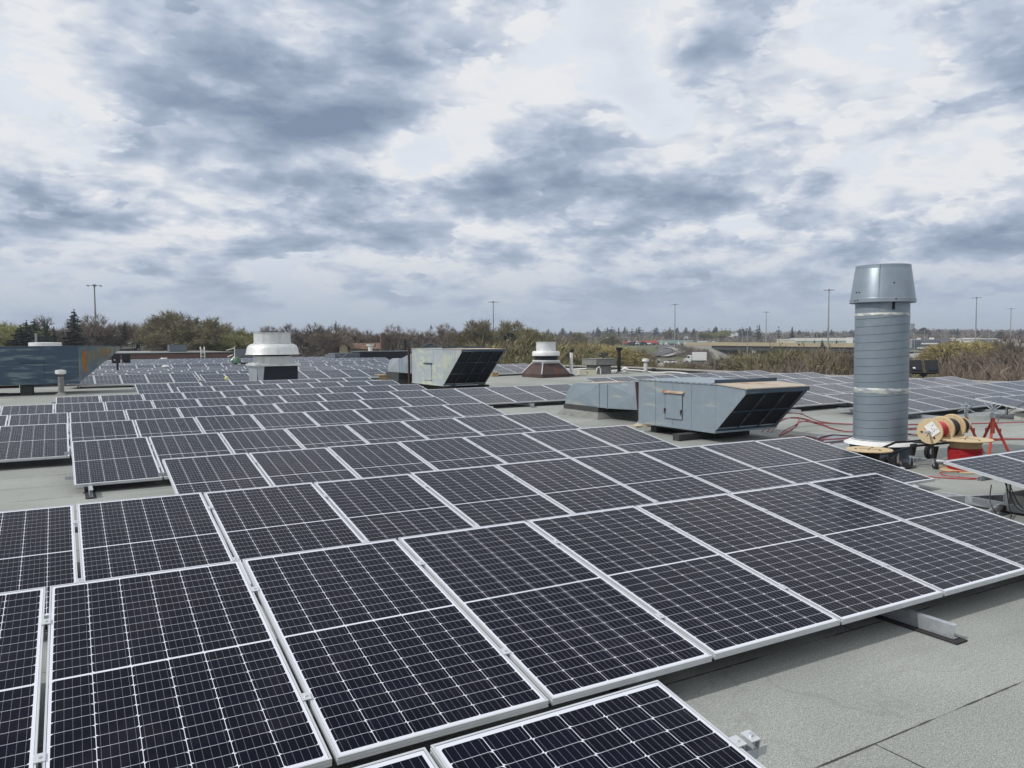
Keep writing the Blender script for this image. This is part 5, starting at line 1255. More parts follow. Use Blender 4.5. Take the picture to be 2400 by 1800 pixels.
L_TREES = [
 ('bare_tree',12,772,190,'bare brown tree at the far left edge of the photo'),('leafing_tree',38,762,175,'yellow green tree left of the dark conifer clump',1.1),
 ('spruce_tree',62,754,128,'dark conifer, leftmost of the clump above the blue duct unit',2.1),('spruce_tree',48,764,126,'broad dark conifer low at the left of the clump',2.2),('spruce_tree',72,766,125,'broad dark conifer low in the middle of the clump',2.2),('spruce_tree',80,751,129,'ragged dark conifer with pointed top second in the left clump',1.9),
 ('narrow_spruce',104,748,131,'slim twin topped conifer right of the dark clump'),('narrow_spruce',110,750,132,'slim conifer touching the twin topped one'),
 ('leafing_tree',95,768,150,'olive green tree between the conifers above the fan cap',1.2),
 ('narrow_spruce',126,766,127,'low dark conifer between bare trees left of the tall spruce',1.2),('bare_tree',136,748,180,'tall bare tree behind the low dark conifer'),
 ('spruce_tree',173,728,130,'tallest dark spruce left of the tall light mast',1.35),('bare_maple',150,775,140,'bare brown tree below and left of the tallest spruce',1.2),
 ('bare_tree',205,742,185,'thin bare treetop just left of the tall light mast'),('bare_maple',212,760,150,'brown bare tree in front of the tall light mast foot',1.3),
 ('bare_tree',236,757,170,'bare tree just right of the tall light mast'),('bare_maple',252,764,155,'rounded bare tree between mast and twin topped conifer',1.2),('bare_tree',268,770,165,'low bare tree left of the conifer above the blue house'),
 ('spruce_tree',292,757,145,'dark conifer above the blue house',.9),('bare_tree',318,762,170,'bare tree right behind the blue house roof'),
 ('bare_tree',336,752,150,'tall spreading bare tree right of the blue house'),('bare_maple',356,750,155,'tall bare tree left of the large olive tree',.9),
 ('white_pine',378,766,165,'dark flat topped pine left of the large olive tree',1.1),('bare_tree',398,741,140,'large dark branched bare tree leaning on the big olive tree'),
 ('budding_tree',428,738,138,'largest rounded olive budding tree on the left skyline',1.15),('budding_tree',458,750,142,'olive budding tree right half of the biggest crown',1.05),
 ('budding_tree',484,762,145,'olive tree stepping down right of the biggest crown',1.1),('leafing_tree',508,771,150,'yellow green tree right of the large olive crown',1.15),
 ('leafing_tree',530,778,150,'low yellow green tree left of the big fan',1.1),('leafing_tree',566,788,140,'pale green low tree just left of the big fan',1.0),('white_pine',572,764,300,'small dark pine on the ridge left of the big fan',1.2),
 ('bare_maple',548,778,190,'bare tree between yellow green trees and the big fan',1.2),
 ('bare_tree',598,770,210,'bare treetop just left over the big fan'),('bare_tree',628,768,210,'bare treetop over the middle of the big fan'),
 ('bare_tree',694,765,170,'bare tree immediately right of the big fan'),('bare_tree',716,763,175,'second bare tree right of the big fan'),('bare_maple',742,766,165,'brown bare tree left of the lone ragged pine',1.1),
 ('white_pine',787,752,165,'lone ragged pine with sparse top left of the brown roofed house',.85),('bare_maple',765,775,150,'bare tree below the lone ragged pine',1.2),
 ('bare_tree',832,768,190,'rounded bare tree above the brown roofed house'),('bare_tree',808,774,180,'bare tree left above the brown roofed house'),('bare_maple',862,777,175,'bare tree right above the brown roofed house',1.1),
 ('bare_tree',935,765,175,'wide bare tree left of the layered pine'),('bare_maple',905,778,170,'bare tree behind the long black duct box',1.2),('white_pine',1010,759,200,'layered dark pine above the far duct unit',.8),
 ('bare_maple',985,778,180,'bare tree left of the layered pine',1.1),('bare_tree',1045,763,190,'bare treetop right of the layered pine'),('bare_maple',1070,772,185,'small bare tree left of the olive dome tree'),
 ('budding_tree',1100,755,150,'olive dome shaped budding tree above the far duct unit',1.),('budding_tree',1128,774,160,'lower olive tree between dome tree and the light mast',1.0),
 ('bare_tree',1146,762,170,'pale bare tree behind the central light mast'),('bare_maple',1168,768,172,'thin bare tree right of the central light mast'),
 ('cedar_tree',1196,782,120,'dark green round cedar right of the central light mast',1.0),('leafing_tree',1190,775,170,'yellow green tree behind the dark round cedar',1.1),
 ('budding_tree',1218,756,155,'tall pale budding tree right of the dark cedar',1.),('budding_tree',1236,775,140,'olive budding tree left above the brown fan',1.2),
 ('olive_shrub',1182,800,75,'large olive bush right of the dark intake of the far unit',1.3),('olive_shrub',1215,790,70,'spreading olive bush left of the white fan top',1.3),('olive_shrub',1238,806,62,'olive bush behind the brown fan curb, left side',1.2),
 ('olive_shrub',1330,800,85,'olive bush behind the white vent pipe',1.2),('bare_maple',1262,776,190,'bare tree behind the white fan top'),('bare_tree',1295,780,200,'bare tree right of the white fan top'),
 ('budding_tree',1352,782,230,'round olive tree between fan and street lamps'),('budding_tree',1420,783,330,'round dark olive tree left of the petrol station',1.3),
 ('willow_tree',1400,812,105,'bright yellow willow behind the grey box vent',1.35),('olive_shrub',1445,815,130,'green budding bush right of the yellow willow',1.4),('bare_shrub',1475,818,150,'brown brush left of the curved slip road',1.3),
]
for T_ in L_TREES:
    k_, px, py, d, lb = T_[:5]; tree(k_, px, py, d, lb, T_[5] if len(T_) > 5 else 1., gL)
gS = 'scrub behind the right hand roof edge'
rs = random.Random(77)
S_T = []
for i, px in enumerate(range(1340, 1640, 22)):
    S_T.append((rs.choice(['bare_shrub','bare_shrub','olive_shrub']), px+rs.uniform(-6,6), rs.uniform(842,858), rs.uniform(60,90), .9))
for px, py, d, k_ in ((1602,838,80,'bare_shrub'),(1640,845,85,'bare_shrub'),(1668,835,70,'bare_tree'),(1700,838,80,'bare_tree'),(1735,850,75,'bare_shrub'),(1760,845,80,'bare_tree'),(1790,838,72,'olive_shrub'),
  (1815,828,66,'olive_shrub'),(1842,818,64,'olive_shrub'),(1868,814,62,'olive_shrub'),(1892,812,66,'olive_shrub'),(1912,822,60,'bare_shrub'),(1936,832,58,'bare_tree'),(1958,818,64,'olive_shrub'),(1978,824,60,'bare_tree'),(1998,822,62,'bare_shrub'),
  (2028,830,60,'olive_shrub'),(2060,825,60,'bare_shrub'),(2100,832,60,'bare_shrub'),(2130,848,58,'bare_shrub'),(2155,842,62,'olive_shrub'),(2180,838,60,'olive_shrub'),(2205,832,64,'bare_shrub'),(2228,845,56,'olive_shrub'),(2250,838,60,'bare_shrub'),
  (2275,832,58,'bare_tree'),(2300,828,62,'bare_shrub'),(2322,838,55,'bare_tree'),(2345,822,60,'bare_shrub'),(2368,828,56,'bare_tree'),(2390,834,52,'bare_shrub'),(2410,826,58,'bare_tree'),(1830,850,50,'bare_shrub'),(1885,848,50,'bare_shrub'),(1945,855,48,'bare_shrub'),(2190,858,48,'olive_shrub'),(2240,862,48,'bare_shrub'),(2290,855,46,'bare_shrub'),(2340,852,46,'bare_shrub'),(2385,856,46,'bare_shrub'),
  (2160,865,46,'olive_shrub'),(2130,868,46,'bare_shrub'),(1700,858,60,'bare_shrub'),(1775,862,55,'bare_shrub')):
    S_T.append((k_, px, py, d, 1.))
S_T.sort(key=lambda q_: q_[1]); cnt = {}
for (k_, px, py, d, wf) in S_T:
    if 2120 < px < 2310: py += 20
    elif px < 1790: py += 6
    elif px < 2100: py += 4
    cnt[k_] = cnt.get(k_, 0)+1
    wd = {'bare_shrub':'bare brown shrub','olive_shrub':'olive budding shrub','bare_tree':'small bare tree'}[k_]
    tree(k_, px, py, d, '%s, %s from the left in the scrub behind the right roof edge' % (wd, nth(cnt[k_])), wf, gS)
for (k_, px, py, d, lb, wf) in (('willow_tree',2248,806,150,'yellow green willow in front of the white showroom',1.5),('willow_tree',2272,803,160,'second yellow willow just right beside the first one',1.4),('willow_tree',2310,812,170,'low yellow willow right below the white square sign',1.),
   ('bare_tree',2366,786,110,'dark bare tree with thick crooked limbs at the right edge',.8),('spruce_tree',1909,796,300,'dark blue spruce, leftmost before the long glass building',.95),('spruce_tree',1927,796,290,'dark blue spruce second from left before the glass building',1.15),('spruce_tree',1961,796,300,'dark spruce just right of the tall light mast near the flue',1.),('spruce_tree',1984,803,300,'low dark spruce under the white entrance tower',1.),
   ('narrow_spruce',1857,765,420,'tall dark conifer behind the cream wall panel',1.5),('white_pine',1825,764,600,'thin pine on the ridge left of the tall conifer',1.2),('narrow_spruce',1912,779,560,'small conifer behind the glass building, left one',1.2),('narrow_spruce',1920,780,560,'small conifer behind the glass building, right one',1.2),
   ('white_pine',1775,762,640,'dark conifer pair on the ridge above the bridge pier',1.4),('narrow_spruce',1780,760,650,'pointed conifer on the ridge above the bridge pier',1.3),('narrow_spruce',2006,765,650,'conifer left edge beside the flue on the ridge',1.2),
   ('leafing_tree',1655,778,520,'pale green spreading tree above the left end of the bridge',1.5),('leafing_tree',1690,776,540,'second pale green tree above the bridge parapet',1.5),('budding_tree',1565,774,560,'tan budding tree behind the tall light mast in the middle',1.3),
   ('cedar_tree',2345,778,520,'dark green tree clump at the right edge of the ridge',1.2),('cedar_tree',2165,768,700,'dark clump of trees on the ridge right of the flue',1.6)):
    tree(k_, px, py, d, lb, wf, 'trees around the interchange')
gC = 'dark conifers along the distant ridge'
rc = random.Random(9); n_c = 0
xs_c = [1288,1302,1318,1336]+sorted([rc.uniform(1385,1790) for i in range(46)]+[rc.uniform(1860,2010) for i in range(10)]+[rc.uniform(2130,2400) for i in range(22)])
for px in xs_c:
    if 1840 < px < 1870: continue
    n_c += 1; py = rc.choice([rc.uniform(764,768), rc.uniform(767,772), rc.uniform(768,773)])+(4 if px < 1400 or px > 1800 else 0); k_ = rc.choice(['narrow_spruce','white_pine','spruce_tree','white_pine'])
    tree(k_, px+rc.uniform(-4,4), py, rc.uniform(760,900), 'dark conifer, %s from the left along the distant ridge crest' % nth(n_c), rc.uniform(1.5,3.2), gC)

# woods that read as one mass
def wood(name, label, spec, mat, seed, rx=4.2, rz=5.5, n=70, tw=(.10,.24), tl=(1.0,2.4), base=True):
    """spec: crowns (x, y, z of the crown centre, size)"""
    rnd = random.Random(seed); b = MB()
    for (x, y, z, s_) in spec:
        c = Vector((x,y,z)); nn = int(n*rnd.uniform(.7,1.3))
        for i in range(nn):
            v = Vector((rnd.gauss(0,1),rnd.gauss(0,1),rnd.gauss(0,1))).normalized(); rr = rnd.random()**.45
            p = c+Vector((v.x*rx*s_*rr, v.y*rx*s_*rr, v.z*rz*s_*rr)); dr = (v*.9+Vector((rnd.gauss(0,.6),rnd.gauss(0,.6),rnd.gauss(.35,.45)))).normalized()
            l = rnd.uniform(*tl)*s_; wd = rnd.uniform(*tw)*s_; s2 = dr.cross(Vector((rnd.gauss(0,1),rnd.gauss(0,1),rnd.gauss(0,.3)))).normalized()*wd
            b.quad(p-s2, p+s2, p+dr*l)
        if base:
            b.cyl((x,y,z-rz*s_-3), (x,y,z+rz*s_*.4), .16*s_, .05, n=3, caps=False)
    o = b.build(name, mat); tag(o, label, 'woodland', kind='stuff'); return o
TOP = ([0,100,200,330,480,560,640,700,900,1000,1100,1250,1400,1700,1900,2000,2150,2400], [784,776,772,772,776,776,780,776,780,782,784,782,774,773,775,773,768,771])
M_WOODL = pm('bare_woodland_twigs', (.160,.130,.110), .95, 0, .30, .12, (.135,.130,.080), (.46,.60), .045, world_co=True)
M_WOODF = pm('far_woodland_twigs', (.165,.132,.118), .95, 0, .30, .06, (.15,.145,.09), (.48,.60), .018, world_co=True)
def layer(d0, d1, px0, px1, step, rows, seed, rx, rz, topoff=0, jit=5, fixbase=None):
    rnd = random.Random(seed); out = []; px = px0
    while px < px1:
        d = rnd.uniform(d0, d1); py = interp(px, *TOP)+topoff+abs(rnd.gauss(0, jit)); p = at(px, py, d); zb = tz(p.x, p.y); s_ = rnd.uniform(.8, 1.2)
        top = p.z-rz*s_
        for k in range(rows):
            z = top-k*rz*1.1
            if k == 0 or z > zb-rz*.2: out.append((p.x+rnd.gauss(0,1.5), p.y+rnd.gauss(0,1.5), z, s_))
        px += step*rnd.uniform(.6, 1.4)
    return out
wl = layer(200,240,-60,1340,10,4,1,3.6,4.2)+layer(150,190,-60,700,12,3,2,3.4,3.8,20)+layer(150,190,690,1340,10,3,3,3.2,3.6,22)
wood('bare_woodland', 'mass of bare brown trees filling the skyline beyond the roof on the left and centre', wl, M_WOODL, 5, 3.6, 4.2, 300, (.03,.085), (.5,1.4))
wf_ = layer(880,980,1180,2460,4,2,4,7,7,0,2)+layer(780,860,1180,2460,4.5,2,5,7,6,8,2)+layer(660,740,1180,2460,5,2,6,6,5.5,15,2)+layer(560,620,1250,2460,6,2,7,5,5,22,2)+layer(480,540,1250,1650,6,2,8,5,4.5,24,2)
wood('distant_woodland', 'distant brown wooded ridge behind the interchange', wf_, M_WOODF, 6, 6, 5.5, 130, (.4,1.0), (1.3,3.0), base=False)
wm = layer(300,420,1240,1450,8,3,11,4,4,22,4)+layer(200,280,1240,1400,9,3,12,3.6,4,34,5)
wood('hillside_scrub', 'olive brown trees on the slope between the white fan and the petrol station', wm, M_OLIVE, 7, 4, 4, 240, (.09,.22), (.7,1.6))
rb = random.Random(3); mound = []
for i in range(170):
    px = rb.uniform(1588, 1668); py = rb.uniform(812, 838)-(px < 1600)*0; p = hit(px, py+3); mound.append((p.x, p.y, p.z+.9, .6))
wood('brush_mound', 'dark brown brush covering the bank left of the bridge', mound, M_TWIG, 8, 3.0, 2.0, 60, (.06,.14), (.7,1.4), base=False)
hs = []
rh = random.Random(31)
for px in range(1636, 2460, 7):
    for k in range(3):
        d = rh.uniform(58, 82); py = interp(px, [1636,1700,1775,1825,1900,1950,2010,2100,2160,2230,2300,2340,2400], [864,862,858,838,825,834,838,860,872,870,860,842,836])+abs(rh.gauss(0,7))+k*14
        p = at(px+rh.uniform(-4,4), py, d)
        if p.x > edge_x(min(p.y, 95))+3: hs.append((p.x, p.y, p.z-1.5, rh.uniform(.75,1.1)))
oliv = [c for c in hs if rh.random() < (.85 if c[1] > 33 else .35)]
wood('olive_thicket', 'olive budding thicket behind the right hand roof edge in front of the bridge', oliv, M_OLIVE, 14, 1.9, 1.9, 150, (.016,.036), (.14,.50), base=False)
wood('brown_thicket', 'brown bare thicket behind the right hand roof edge', [c for c in hs if c not in oliv or rh.random() < .3], M_TWIG, 15, 1.9, 1.9, 110, (.008,.022), (.35,.9), base=False)
lowb = []
for i in range(260):
    px = rb.uniform(1240, 2450); d = rb.uniform(58, 120); p = at(px, 850, d)
    if p.x > edge_x(min(p.y, 95))+6 or p.y > 104: lowb.append((p.x, p.y, -6+rb.uniform(.8, 2.6)*(1.2 if px > 1750 else .7), .75))
wood('low_scrub', 'low brown undergrowth behind the right hand edge of the roof', lowb, M_OLIVE, 9, 2.8, 2.4, 220, (.012,.036), (.3,.9), base=False)
lb2 = [(x, y, z, s_) for (x, y, z, s_) in lowb]
wood('low_brush', 'low bare brush behind the right hand edge of the roof', [(x+rb.gauss(0,3), y+rb.gauss(0,3), z+.4, s_) for (x, y, z, s_) in lb2 if rb.random() < .8], M_TWIG, 10, 2.8, 2.4, 220, (.012,.034), (.4,1.0), base=False)

# ------------------------------------------------------------------ light masts, street lamps, poles
def mast(label, px, pytop, d, heads=6):
    p = at(px, pytop, d); zb = tz(p.x, p.y); h = p.z-zb; t = thing('light_mast', label, 'light mast', (p.x,p.y,zb), group='tall motorway light masts')
    b = MB(); b.cyl((0,0,0),(0,0,h), .32, .13, n=10); b.build('mast_pole', M_POLE, t, smooth=True)
    b = MB(); b.cyl((0,0,h-.35),(0,0,h+.15), .32, n=10); b.tube([(0.7*cos(a*pi/4),.7*sin(a*pi/4),h-.1) for a in range(8)], .05, 5, True)
    for k in range(4): a = k*pi/2; b.tube([(0,0,h-.1),(1.25*cos(a),1.25*sin(a),h-.1)], .035, 5)
    b.build('lamp_ring', M_POLE, t)
    for k in range(heads):
        a = 2*pi*k/heads+.4; c = Vector((1.45*cos(a),1.45*sin(a),h-.15)); b = MB(); b.lathe([(0,.12),(.10,.11),(.30,-.04),(.30,-.09),(0,-.09)], n=10); b.v = [(v[0]+c.x,v[1]+c.y,v[2]+c.z) for v in b.v]; b.build('lamp_head', M_GREYW, t, smooth=True)
mast('tall light mast on the left, nearest and highest above the trees', 221, 668, 200)
mast('central light mast behind the far duct unit', 1156, 707, 260)
mast('light mast standing by the brush bank left of the bridge', 1582, 713, 335)
mast('light mast rising behind the bridge parapet', 1796, 731, 410)
mast('light mast left beside the tall flue', 1943, 679, 262)
mast('light mast right of the flue in front of the white showroom', 2289, 697, 330)
mast('smallest light mast at the far right edge', 2370, 723, 430)
def lamp(label, px, pytop, d, arm=1, two=False, armlen=2.6):
    p = at(px, pytop, d); zb = tz(p.x, p.y); h = p.z-zb; yw = -YAW-math.atan((px-1200)/FPX)
    t = thing('street_lamp', label, 'street lamp', (p.x,p.y,zb), yw, group='street lamps around the interchange')
    b = MB(); b.cyl((0,0,0),(0,0,h-1.0), .15, .09, n=8); b.build('pole', M_POLE, t, smooth=True)
    for s_ in ((arm, -arm) if two else (arm,)):
        b = MB(); b.tube([(0,0,h-1.1),(s_*armlen*.4,0,h-.5),(s_*armlen,0,h)], .06, 5); b.build('arm', M_POLE, t)
        b = MB(); b.box((s_*armlen-(.0 if s_ > 0 else .8),-.2,h-.06), (s_*armlen+(.8 if s_ > 0 else 0.),.2,h+.10)); b.build('lamp_head', M_WHITE, t)
LM = [(1428,785,330,1),(1405,792,300,1),(1462,782,400,1),(1500,780,390,-1),(1528,776,380,1),(1396,788,420,-1),(1576,774,420,-1),(1638,766,450,1),(1590,780,440,-1),(1360,792,300,1),(1448,788,450,-1)]
for i, (px, py, d, a) in enumerate(LM): lamp('curved arm street lamp, %s of those near the petrol station and slip road' % nth(i+1), px, py, d, a)
lamp('street lamp just right of the flue in front of the blue glass showroom', 2167, 768, 330, 1)
lamp('double armed street lamp at the right edge of the photo', 2383, 772, 300, 1, True)
lamp('street lamp partly hidden at the right side of the flue', 2144, 776, 380, -1)
def pole(label, px, pytop, d, r=.14, cat='utility pole', arm=True):
    p = at(px, pytop, d); zb = tz(p.x, p.y); h = p.z-zb; t = thing('utility_pole', label, cat, (p.x,p.y,zb), group='plain poles along the roads')
    b = MB(); b.cyl((0,0,0),(0,0,h), r*1.3, r, n=8); b.build('pole', M_POLE, t, smooth=True)
    if arm: b = MB(); b.box((-.6,-.05,h-.5), (.6,.05,h-.4)); b.build('crossarm', M_POLE, t)
for i, (px, py, d) in enumerate([(1634,776,330),(1740,776,320),(1752,770,300),(1820,774,330),(1905,772,430),(1378,790,260),(1344,800,240),(2318,792,300),(2334,795,310),(2365,790,330),(1620,790,400)]): pole('plain grey pole, %s from the left end of the row of poles by the roads' % nth(i+1), px, py, d)
pole('wooden pole in front of the conifers above the blue duct unit', 84, 781, 122, arm=False)

# ------------------------------------------------------------------ buildings
def facing(px): return -YAW-math.atan((px-1200)/FPX)
def house(label, px0, px1, pyeave, pyridge, d, wall, roof, dep=8, wins=(), gable=True, name='house', base=None, rz=None):
    """front wall turned to the roof; gable towards us or ridge across"""
    c = (px0+px1)/2; p = at(c, pyeave, d); zb = tz(p.x, p.y) if base is None else base; w_ = (px1-px0)/FPX*d; w2 = w_/2
    he = p.z-zb; hr_ = at(c, pyridge, d).z-zb; t = thing(name, label, 'house' if name == 'house' else 'building', (p.x,p.y,zb), facing(c))
    if gable:
        b = MB(); b.prism([(-w2,0,0),(w2,0,0),(w2,0,he),(0,0,hr_),(-w2,0,he)], (0,dep,0)); b.build('wall', wall, t)
        b = MB()
        for s_ in (-1, 1): b.prism([(s_*(w2+.5),-.4,he-.25),(0,-.4,hr_+.05),(0,-.4,hr_+.3),(s_*(w2+.5),-.4,he+.0)], (0,dep+.8,0))
        b.build('roof', roof, t)
    else:
        b = MB(); b.box((-w2,0,0), (w2,dep,he)); b.build('wall', wall, t)
        b = MB(); b.prism([(-w2-.5,-.5,he),(-w2-.5,dep+.5,he),(-w2-.5,dep/2,hr_)], (w_+1,0,0)); b.build('roof', roof, t)
    for (x, z, ww, hh) in wins:
        b = MB(); b.box((x-ww/2,-.10,z), (x+ww/2,-.01,z+hh)); f_ = b.build('window', M_WHITE, t)
        b = MB(); n = 3
        for i in range(n): b.box((x-ww/2+.12+i*(ww-.12)/n,-.13,z+.12), (x-ww/2+(i+1)*(ww-.12)/n,-.105,z+hh-.12))
        b.build('pane', M_GLASS, f_)
    return t
house('dark navy blue house with two white windows behind the brick building', 304, 342, 810, 803.5, 135, M_NAVY, M_ROOFD, 7, ((-.8,7.25,1.0,.85),(.85,7.25,1.0,.85)))
house('low dark roofed house wing right of the navy house', 334, 368, 820, 812, 133, M_WALLW, M_ROOFD, 7, ((.2,6.2,1.1,.6),), gable=False)
house('small grey shed roof left of the navy house', 282, 296, 818, 812, 130, M_GREYW, M_ROOFD, 5, gable=False)
house('house with long brown roof between pine and long black duct box', 812, 892, 818, 804, 150, M_TANW, M_ROOFB, 9, gable=False)
house('small tan gabled wing at the left of the brown roofed house', 796, 814, 812, 803, 145, M_TANW, M_ROOFB, 9)
t = house('grey hipped roof house peeking above the far duct unit', 992, 1024, 813, 805, 150, M_GREYW, M_GREYW, 8)
simple('house_chimney', 'brick chimney beside the brown roofed house', 'chimney', [('shaft', M_BRICK, lambda b: b.box((-.35,-.35,0), (.35,.35,9.6)))], tuple(Vector((at(896,800,148).x, at(896,800,148).y, -6))))
def slab_building(label, px0, px1, pytop, pybase, d, wall, wins=None, extras=(), dep=20, glass=M_GLASS, base=None, roofm=None):
    c = (px0+px1)/2; p = at(c, pytop, d); q_ = at(c, pybase, d); zb = min(tz(p.x, p.y), q_.z) if base is None else base; w2 = (px1-px0)/FPX*d/2; h = p.z-zb; hb = q_.z-zb
    t = thing('commercial_building', label, 'building', (p.x,p.y,zb), facing(c)); k = FPX/d
    b = MB(); b.box((-w2,0,0), (w2,dep,h)); b.build('wall', wall, t)
    b = MB(); b.box((-w2-.15,-.15,h), (w2+.15,dep+.15,h+.35)); b.build('roof', roofm or M_WHITE, t)
    if wins:
        x0, x1, f0, f1, n, rws = wins      # fractions of width and height
        X0 = -w2+2*w2*x0; X1 = -w2+2*w2*x1; Z0 = hb+(h-hb)*f0; Z1 = hb+(h-hb)*f1
        for i in range(n):
            for j in range(rws):
                a = X0+(X1-X0)*i/n; z = Z0+(Z1-Z0)*j/rws; b = MB(); b.box((a+.12,-.05,z+.10), (a+(X1-X0)/n-.12,-.004,z+(Z1-Z0)/rws-.10)); b.build('window', glass, t)
    for (nm, mt, a, b1, f0, f1, y0, y1) in extras:
        b = MB(); b.box((-w2+2*w2*a, y0, hb+(h-hb)*f0), (-w2+2*w2*b1, y1, hb+(h-hb)*f1)); b.build(nm, mt, t)
    return t
slab_building('cream windowless building at the right end of the bridge', 1822, 1862, 797, 808, 350, M_CREAM, dep=12, extras=(('panel_joint', M_CONC, .47,.485, 0,1,-.06,-.003),))
slab_building('long pale glass fronted building behind the dark spruces', 1863, 2004, 794, 810, 400, M_WALLW, (.0,1.,.08,.62,24,2), (('fascia', M_WALLW, 0,1,.68,.98,-.3,-.06),('entrance_tower', M_WHITE, .80,.893,0,1.28,-1.5,-.31),('tower_cap', M_BRICK, .79,.90,1.28,1.36,-1.8,-.31)), glass=M_TEAL)
slab_building('pale grey windowless block at the left of the blue glass showroom', 2128, 2149, 796.5, 814, 470, M_CONC)
slab_building('dark blue glass car showroom right of the flue', 2149, 2226, 797, 816, 465, M_GREYW, (0,.68,.06,.86,14,3), (('sign_band', M_WHITE, .22,.62,.50,.66,-2.2,-1.4),('canopy', M_GREYW, .20,.70,.42,.5,-2.2,-.1),('tower', M_GREYW, .66,1.,0,1.18,-.5,-.06),('roof_unit', M_WHITE, .1,.2,1.02,1.25,4,8),('roof_unit', M_WHITE, .4,.52,1.02,1.3,4,8),('square_sign', M_WHITE, .90,.96,.88,1.08,-.6,-.505)), roofm=M_GREYW)
slab_building('white two storey annex between the blue glass showroom and white showroom', 2227, 2249, 795, 810, 470, M_WALLW, (.1,.9,.2,.8,3,2), (('roof_unit', M_WHITE, .1,.5,1.,1.2,4,8),))
slab_building('white flat showroom with dark window band behind the willow', 2249, 2292, 795, 812, 475, M_WALLW, (.15,1.,.1,.55,9,1), (('roof_parapet', M_WHITE, .25,.95,1.,1.18,-.5,10),))
slab_building('long low grey building at the far right', 2292, 2330, 795, 812, 480, M_GREYW, (.05,.95,.2,.7,8,1))
slab_building('grey warehouse with pale roof at the right edge of the photo', 2340, 2420, 796, 812, 500, M_CONC, roofm=M_CONC)
slab_building('low dark strip of shops between grey buildings at the right', 2330, 2341, 800, 812, 490, M_BRICK)
st = slab_building('white petrol station building with red awning', 1459, 1512, 802, 812, 410, M_WALLW, (.3,.95,.05,.6,6,1), (('awning', M_REDR, .02,.98,.72,.92,-2.0,-.06),('sign_panel', M_WHITE, .26,.36,.5,1.3,-2.6,-2.05),('sign_panel', M_WHITE, .60,.68,.7,1.25,-2.6,-2.05)), dep=8, roofm=M_REDR)
slab_building('red canopy forecourt right of the petrol station', 1506, 1540, 800, 811, 430, M_WALLW, (.1,.9,.1,.5,5,1), (('awning', M_REDR, -.02,1.02,.62,1.02,-2,-.06),), dep=8, roofm=M_REDR)
slab_building('row of shops with pale green roof and white gables', 1536, 1622, 799, 810, 440, M_WALLW, (.05,.98,.05,.4,12,1), (('green_roof', M_TEAL, 0,1,.45,.98,-1.5,-.06),), dep=10, roofm=M_TEAL)
for i, px in enumerate((1548, 1561, 1590, 1606)):
    p = at(px, 808, 436); t = thing('gable_front', 'white gable, %s from the left, on the green roofed row of shops' % nth(i+1), 'gable', tuple(p), facing(px)); b = MB(); b.prism([(-1.3,0,0),(1.3,0,0),(0,0,1.9)], (0,1.,0)); b.build('gable', M_WALLW, t)
slab_building('building with pale trapezoid metal roof behind the left end of the bridge', 1628, 1682, 803, 808, 400, M_GREYW, dep=12, roofm=M_TEAL, extras=(('sloping_roof', M_SPUN, .12,.85,1.,1.75,1,9),('blue_sign', M_NAVY, .55,.75,1.1,1.6,.9,.99)))
simple('square_sign', 'white square pylon sign with ring mark left of the bare tree', 'sign', [('post', M_POLE, lambda b: b.box((-.15,-.1,0), (.15,.1,7.2))), ('sign_face', M_WHITE, lambda b: b.box((-1.05,-.15,4.6), (1.05,.15,7.1))),
  ('ring_mark', M_GREYW, lambda b: b.tube([(.5*cos(a*pi/6),-.17,5.85+.5*sin(a*pi/6)) for a in range(12)], .09, 4, True))], (lambda q_: (q_.x, q_.y, tz(q_.x,q_.y)))(at(2296,790,300)), rz=facing(2296))
for i, (px, py) in enumerate(((1608,790),(1677,790),(1715,783),(1322,790),(1350,786),(1725,781))):
    house('tiny white gabled house, %s of those among the trees on the distant ridge' % nth(i+1), px-5, px+5, py+1, py-4, 600, M_WALLW, M_CONC, 8, base=at(px, py+6, 600).z)
simple('distant_tower', 'small bluish tower block on the horizon right of the flue', 'building', [('block', M_CONC, lambda b: b.box((-5,0,-20), (5,14,4))), ('roof', M_GREYW, lambda b: b.box((-5.5,-.5,4), (5.5,14.5,5)))], tuple(at(2139,766,1400)))

# ------------------------------------------------------------------ vehicles
def car(label, px, py, d, heading, mat, name='parked_car', s_=1.):
    p = at(px, py, d); zb = tz(p.x, p.y); t = thing(name, label, 'car', (p.x,p.y,zb+.1 if zb < -5.5 else zb+.5), facing(px)+heading, group='cars on the roads and lots')
    b = MB(); b.prism([(-2.2,-.88,.35),(2.2,-.88,.35),(2.25,-.88,.75),(1.2,-.88,.95),(.6,-.88,1.0),(-1.5,-.88,1.05),(-2.2,-.88,.95)], (0,1.76,0)); b.build('body', mat, t, bevel=.06)
    b = MB(); b.prism([(-1.9,-.78,.98),(1.15,-.78,.93),(.45,-.78,1.48),(-1.3,-.78,1.50)], (0,1.56,0)); b.build('cabin_glass', M_GLASS, t, bevel=.05)
    b = MB(); b.box((-1.25,-.74,1.49), (.4,.74,1.53)); b.build('roof_panel', mat, t)
    for x in (-1.4, 1.4):
        for y in (-.82, .82):
            b = MB(); b.cyl((x,y-.1,.33),(x,y+.1,.33), .33, n=14); b.build('wheel', M_TIRE, t, smooth=True)
car('silver car driving on the motorway in front of the grass bank', 1571, 848, 268, pi, M_CARW)
car('white car coming down the curved slip road', 1521, 813, 385, pi/2, M_CARW)
car('dark car on the motorway before the bridge slope', 1712, 850, 285, 0, M_CARD2)
car('white car on the bridge deck', 1784, 808, 312, 0, M_CARW)
for i, (px, py, d) in enumerate(((1480,811,395),(1488,812,395),(1500,812,392),(1508,812,392))): car('parked car, %s from the left before the petrol station' % nth(i+1), px, py, d, .2, [M_CARD2, M_CARD2, M_CARW, M_CARD2][i])
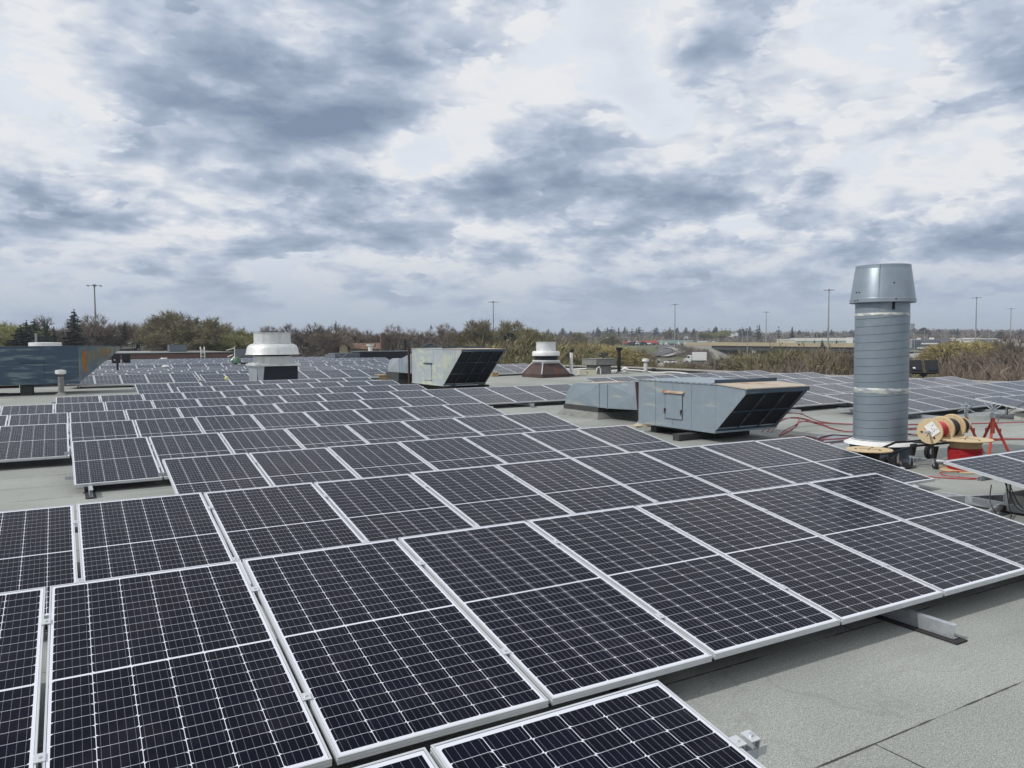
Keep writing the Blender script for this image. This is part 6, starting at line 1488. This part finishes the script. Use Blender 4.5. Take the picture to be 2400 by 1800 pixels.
for i, px in enumerate((2162,2178,2186,2193,2348,2362,2376,2388,2296,2310)): car('parked white car, %s from the left in the showroom lots' % nth(i+1), px, 814, 440, .3*(i % 3), [M_CARW, M_CARW, M_CARW, M_CARD2][i % 4 if i != 3 else 0])
def truck(label, px, py, d, heading, L_=11., cabside=-1, boxm=M_WHITE):
    p = at(px, py, d); zb = tz(p.x, p.y); t = thing('lorry', label, 'lorry', (p.x,p.y,zb+.1), facing(px)+heading, group='lorries on the motorway')
    b = MB(); b.box((-L_/2+2.6,-1.25,1.1), (L_/2,1.25,3.9)); b.build('cargo_box', boxm, t, bevel=.05)
    b = MB(); b.prism([(-L_/2-.2,-1.15,.6),(-L_/2+2.4,-1.15,.6),(-L_/2+2.4,-1.15,2.9),(-L_/2+1.2,-1.15,2.9),(-L_/2+.8,-1.15,1.9),(-L_/2-.2,-1.15,1.6)], (0,2.3,0)); c = b.build('cab', M_CARW, t, bevel=.05)
    b = MB(); b.prism([(-L_/2+.88,-1.17,1.95),(-L_/2+1.8,-1.17,1.95),(-L_/2+1.8,-1.17,2.6),(-L_/2+1.2,-1.17,2.6)], (0,2.34,0)); b.build('cab_window', M_GLASS, c)
    b = MB(); b.box((-L_/2+2.4,-.9,.7), (L_/2-.1,.9,1.08)); b.build('chassis', M_BLACK, t)
    for x in (-L_/2+.9, L_/2-2.6, L_/2-1.4):
        for y in (-1.05, 1.05): b = MB(); b.cyl((x,y-.15,.5),(x,y+.15,.5), .5, n=14); b.build('wheel', M_TIRE, t, smooth=True)
truck('white box lorry with cab facing left on the motorway', 1630, 845, 272, 0, 7.4)
truck('long pale trailer lorry behind the black stack pipe', 1498, 852, 212, pi, 13.)
truck('second pale lorry trailer behind the yellow willow left of the box vent', 1370, 853, 225, pi, 13.)

# ------------------------------------------------------------------ the air between
def build_haze():
    m = bpy.data.materials.new('thin_air_haze'); t = NT(new_nt(m))
    v = t.n('ShaderNodeVolumePrincipled'); v.inputs['Color'].default_value = (.80, .86, .95, 1); v.inputs['Density'].default_value = .00035; v.inputs['Anisotropy'].default_value = .2
    o = t.n('ShaderNodeOutputMaterial'); t.nt.links.new(v.outputs[0], o.inputs['Volume'])
    b = MB(); b.box((-4700,-4700,-40), (4700,4700,34)); tag(b.build('haze', m), kind='stuff')
build_haze()
bpy.context.view_layer.update()
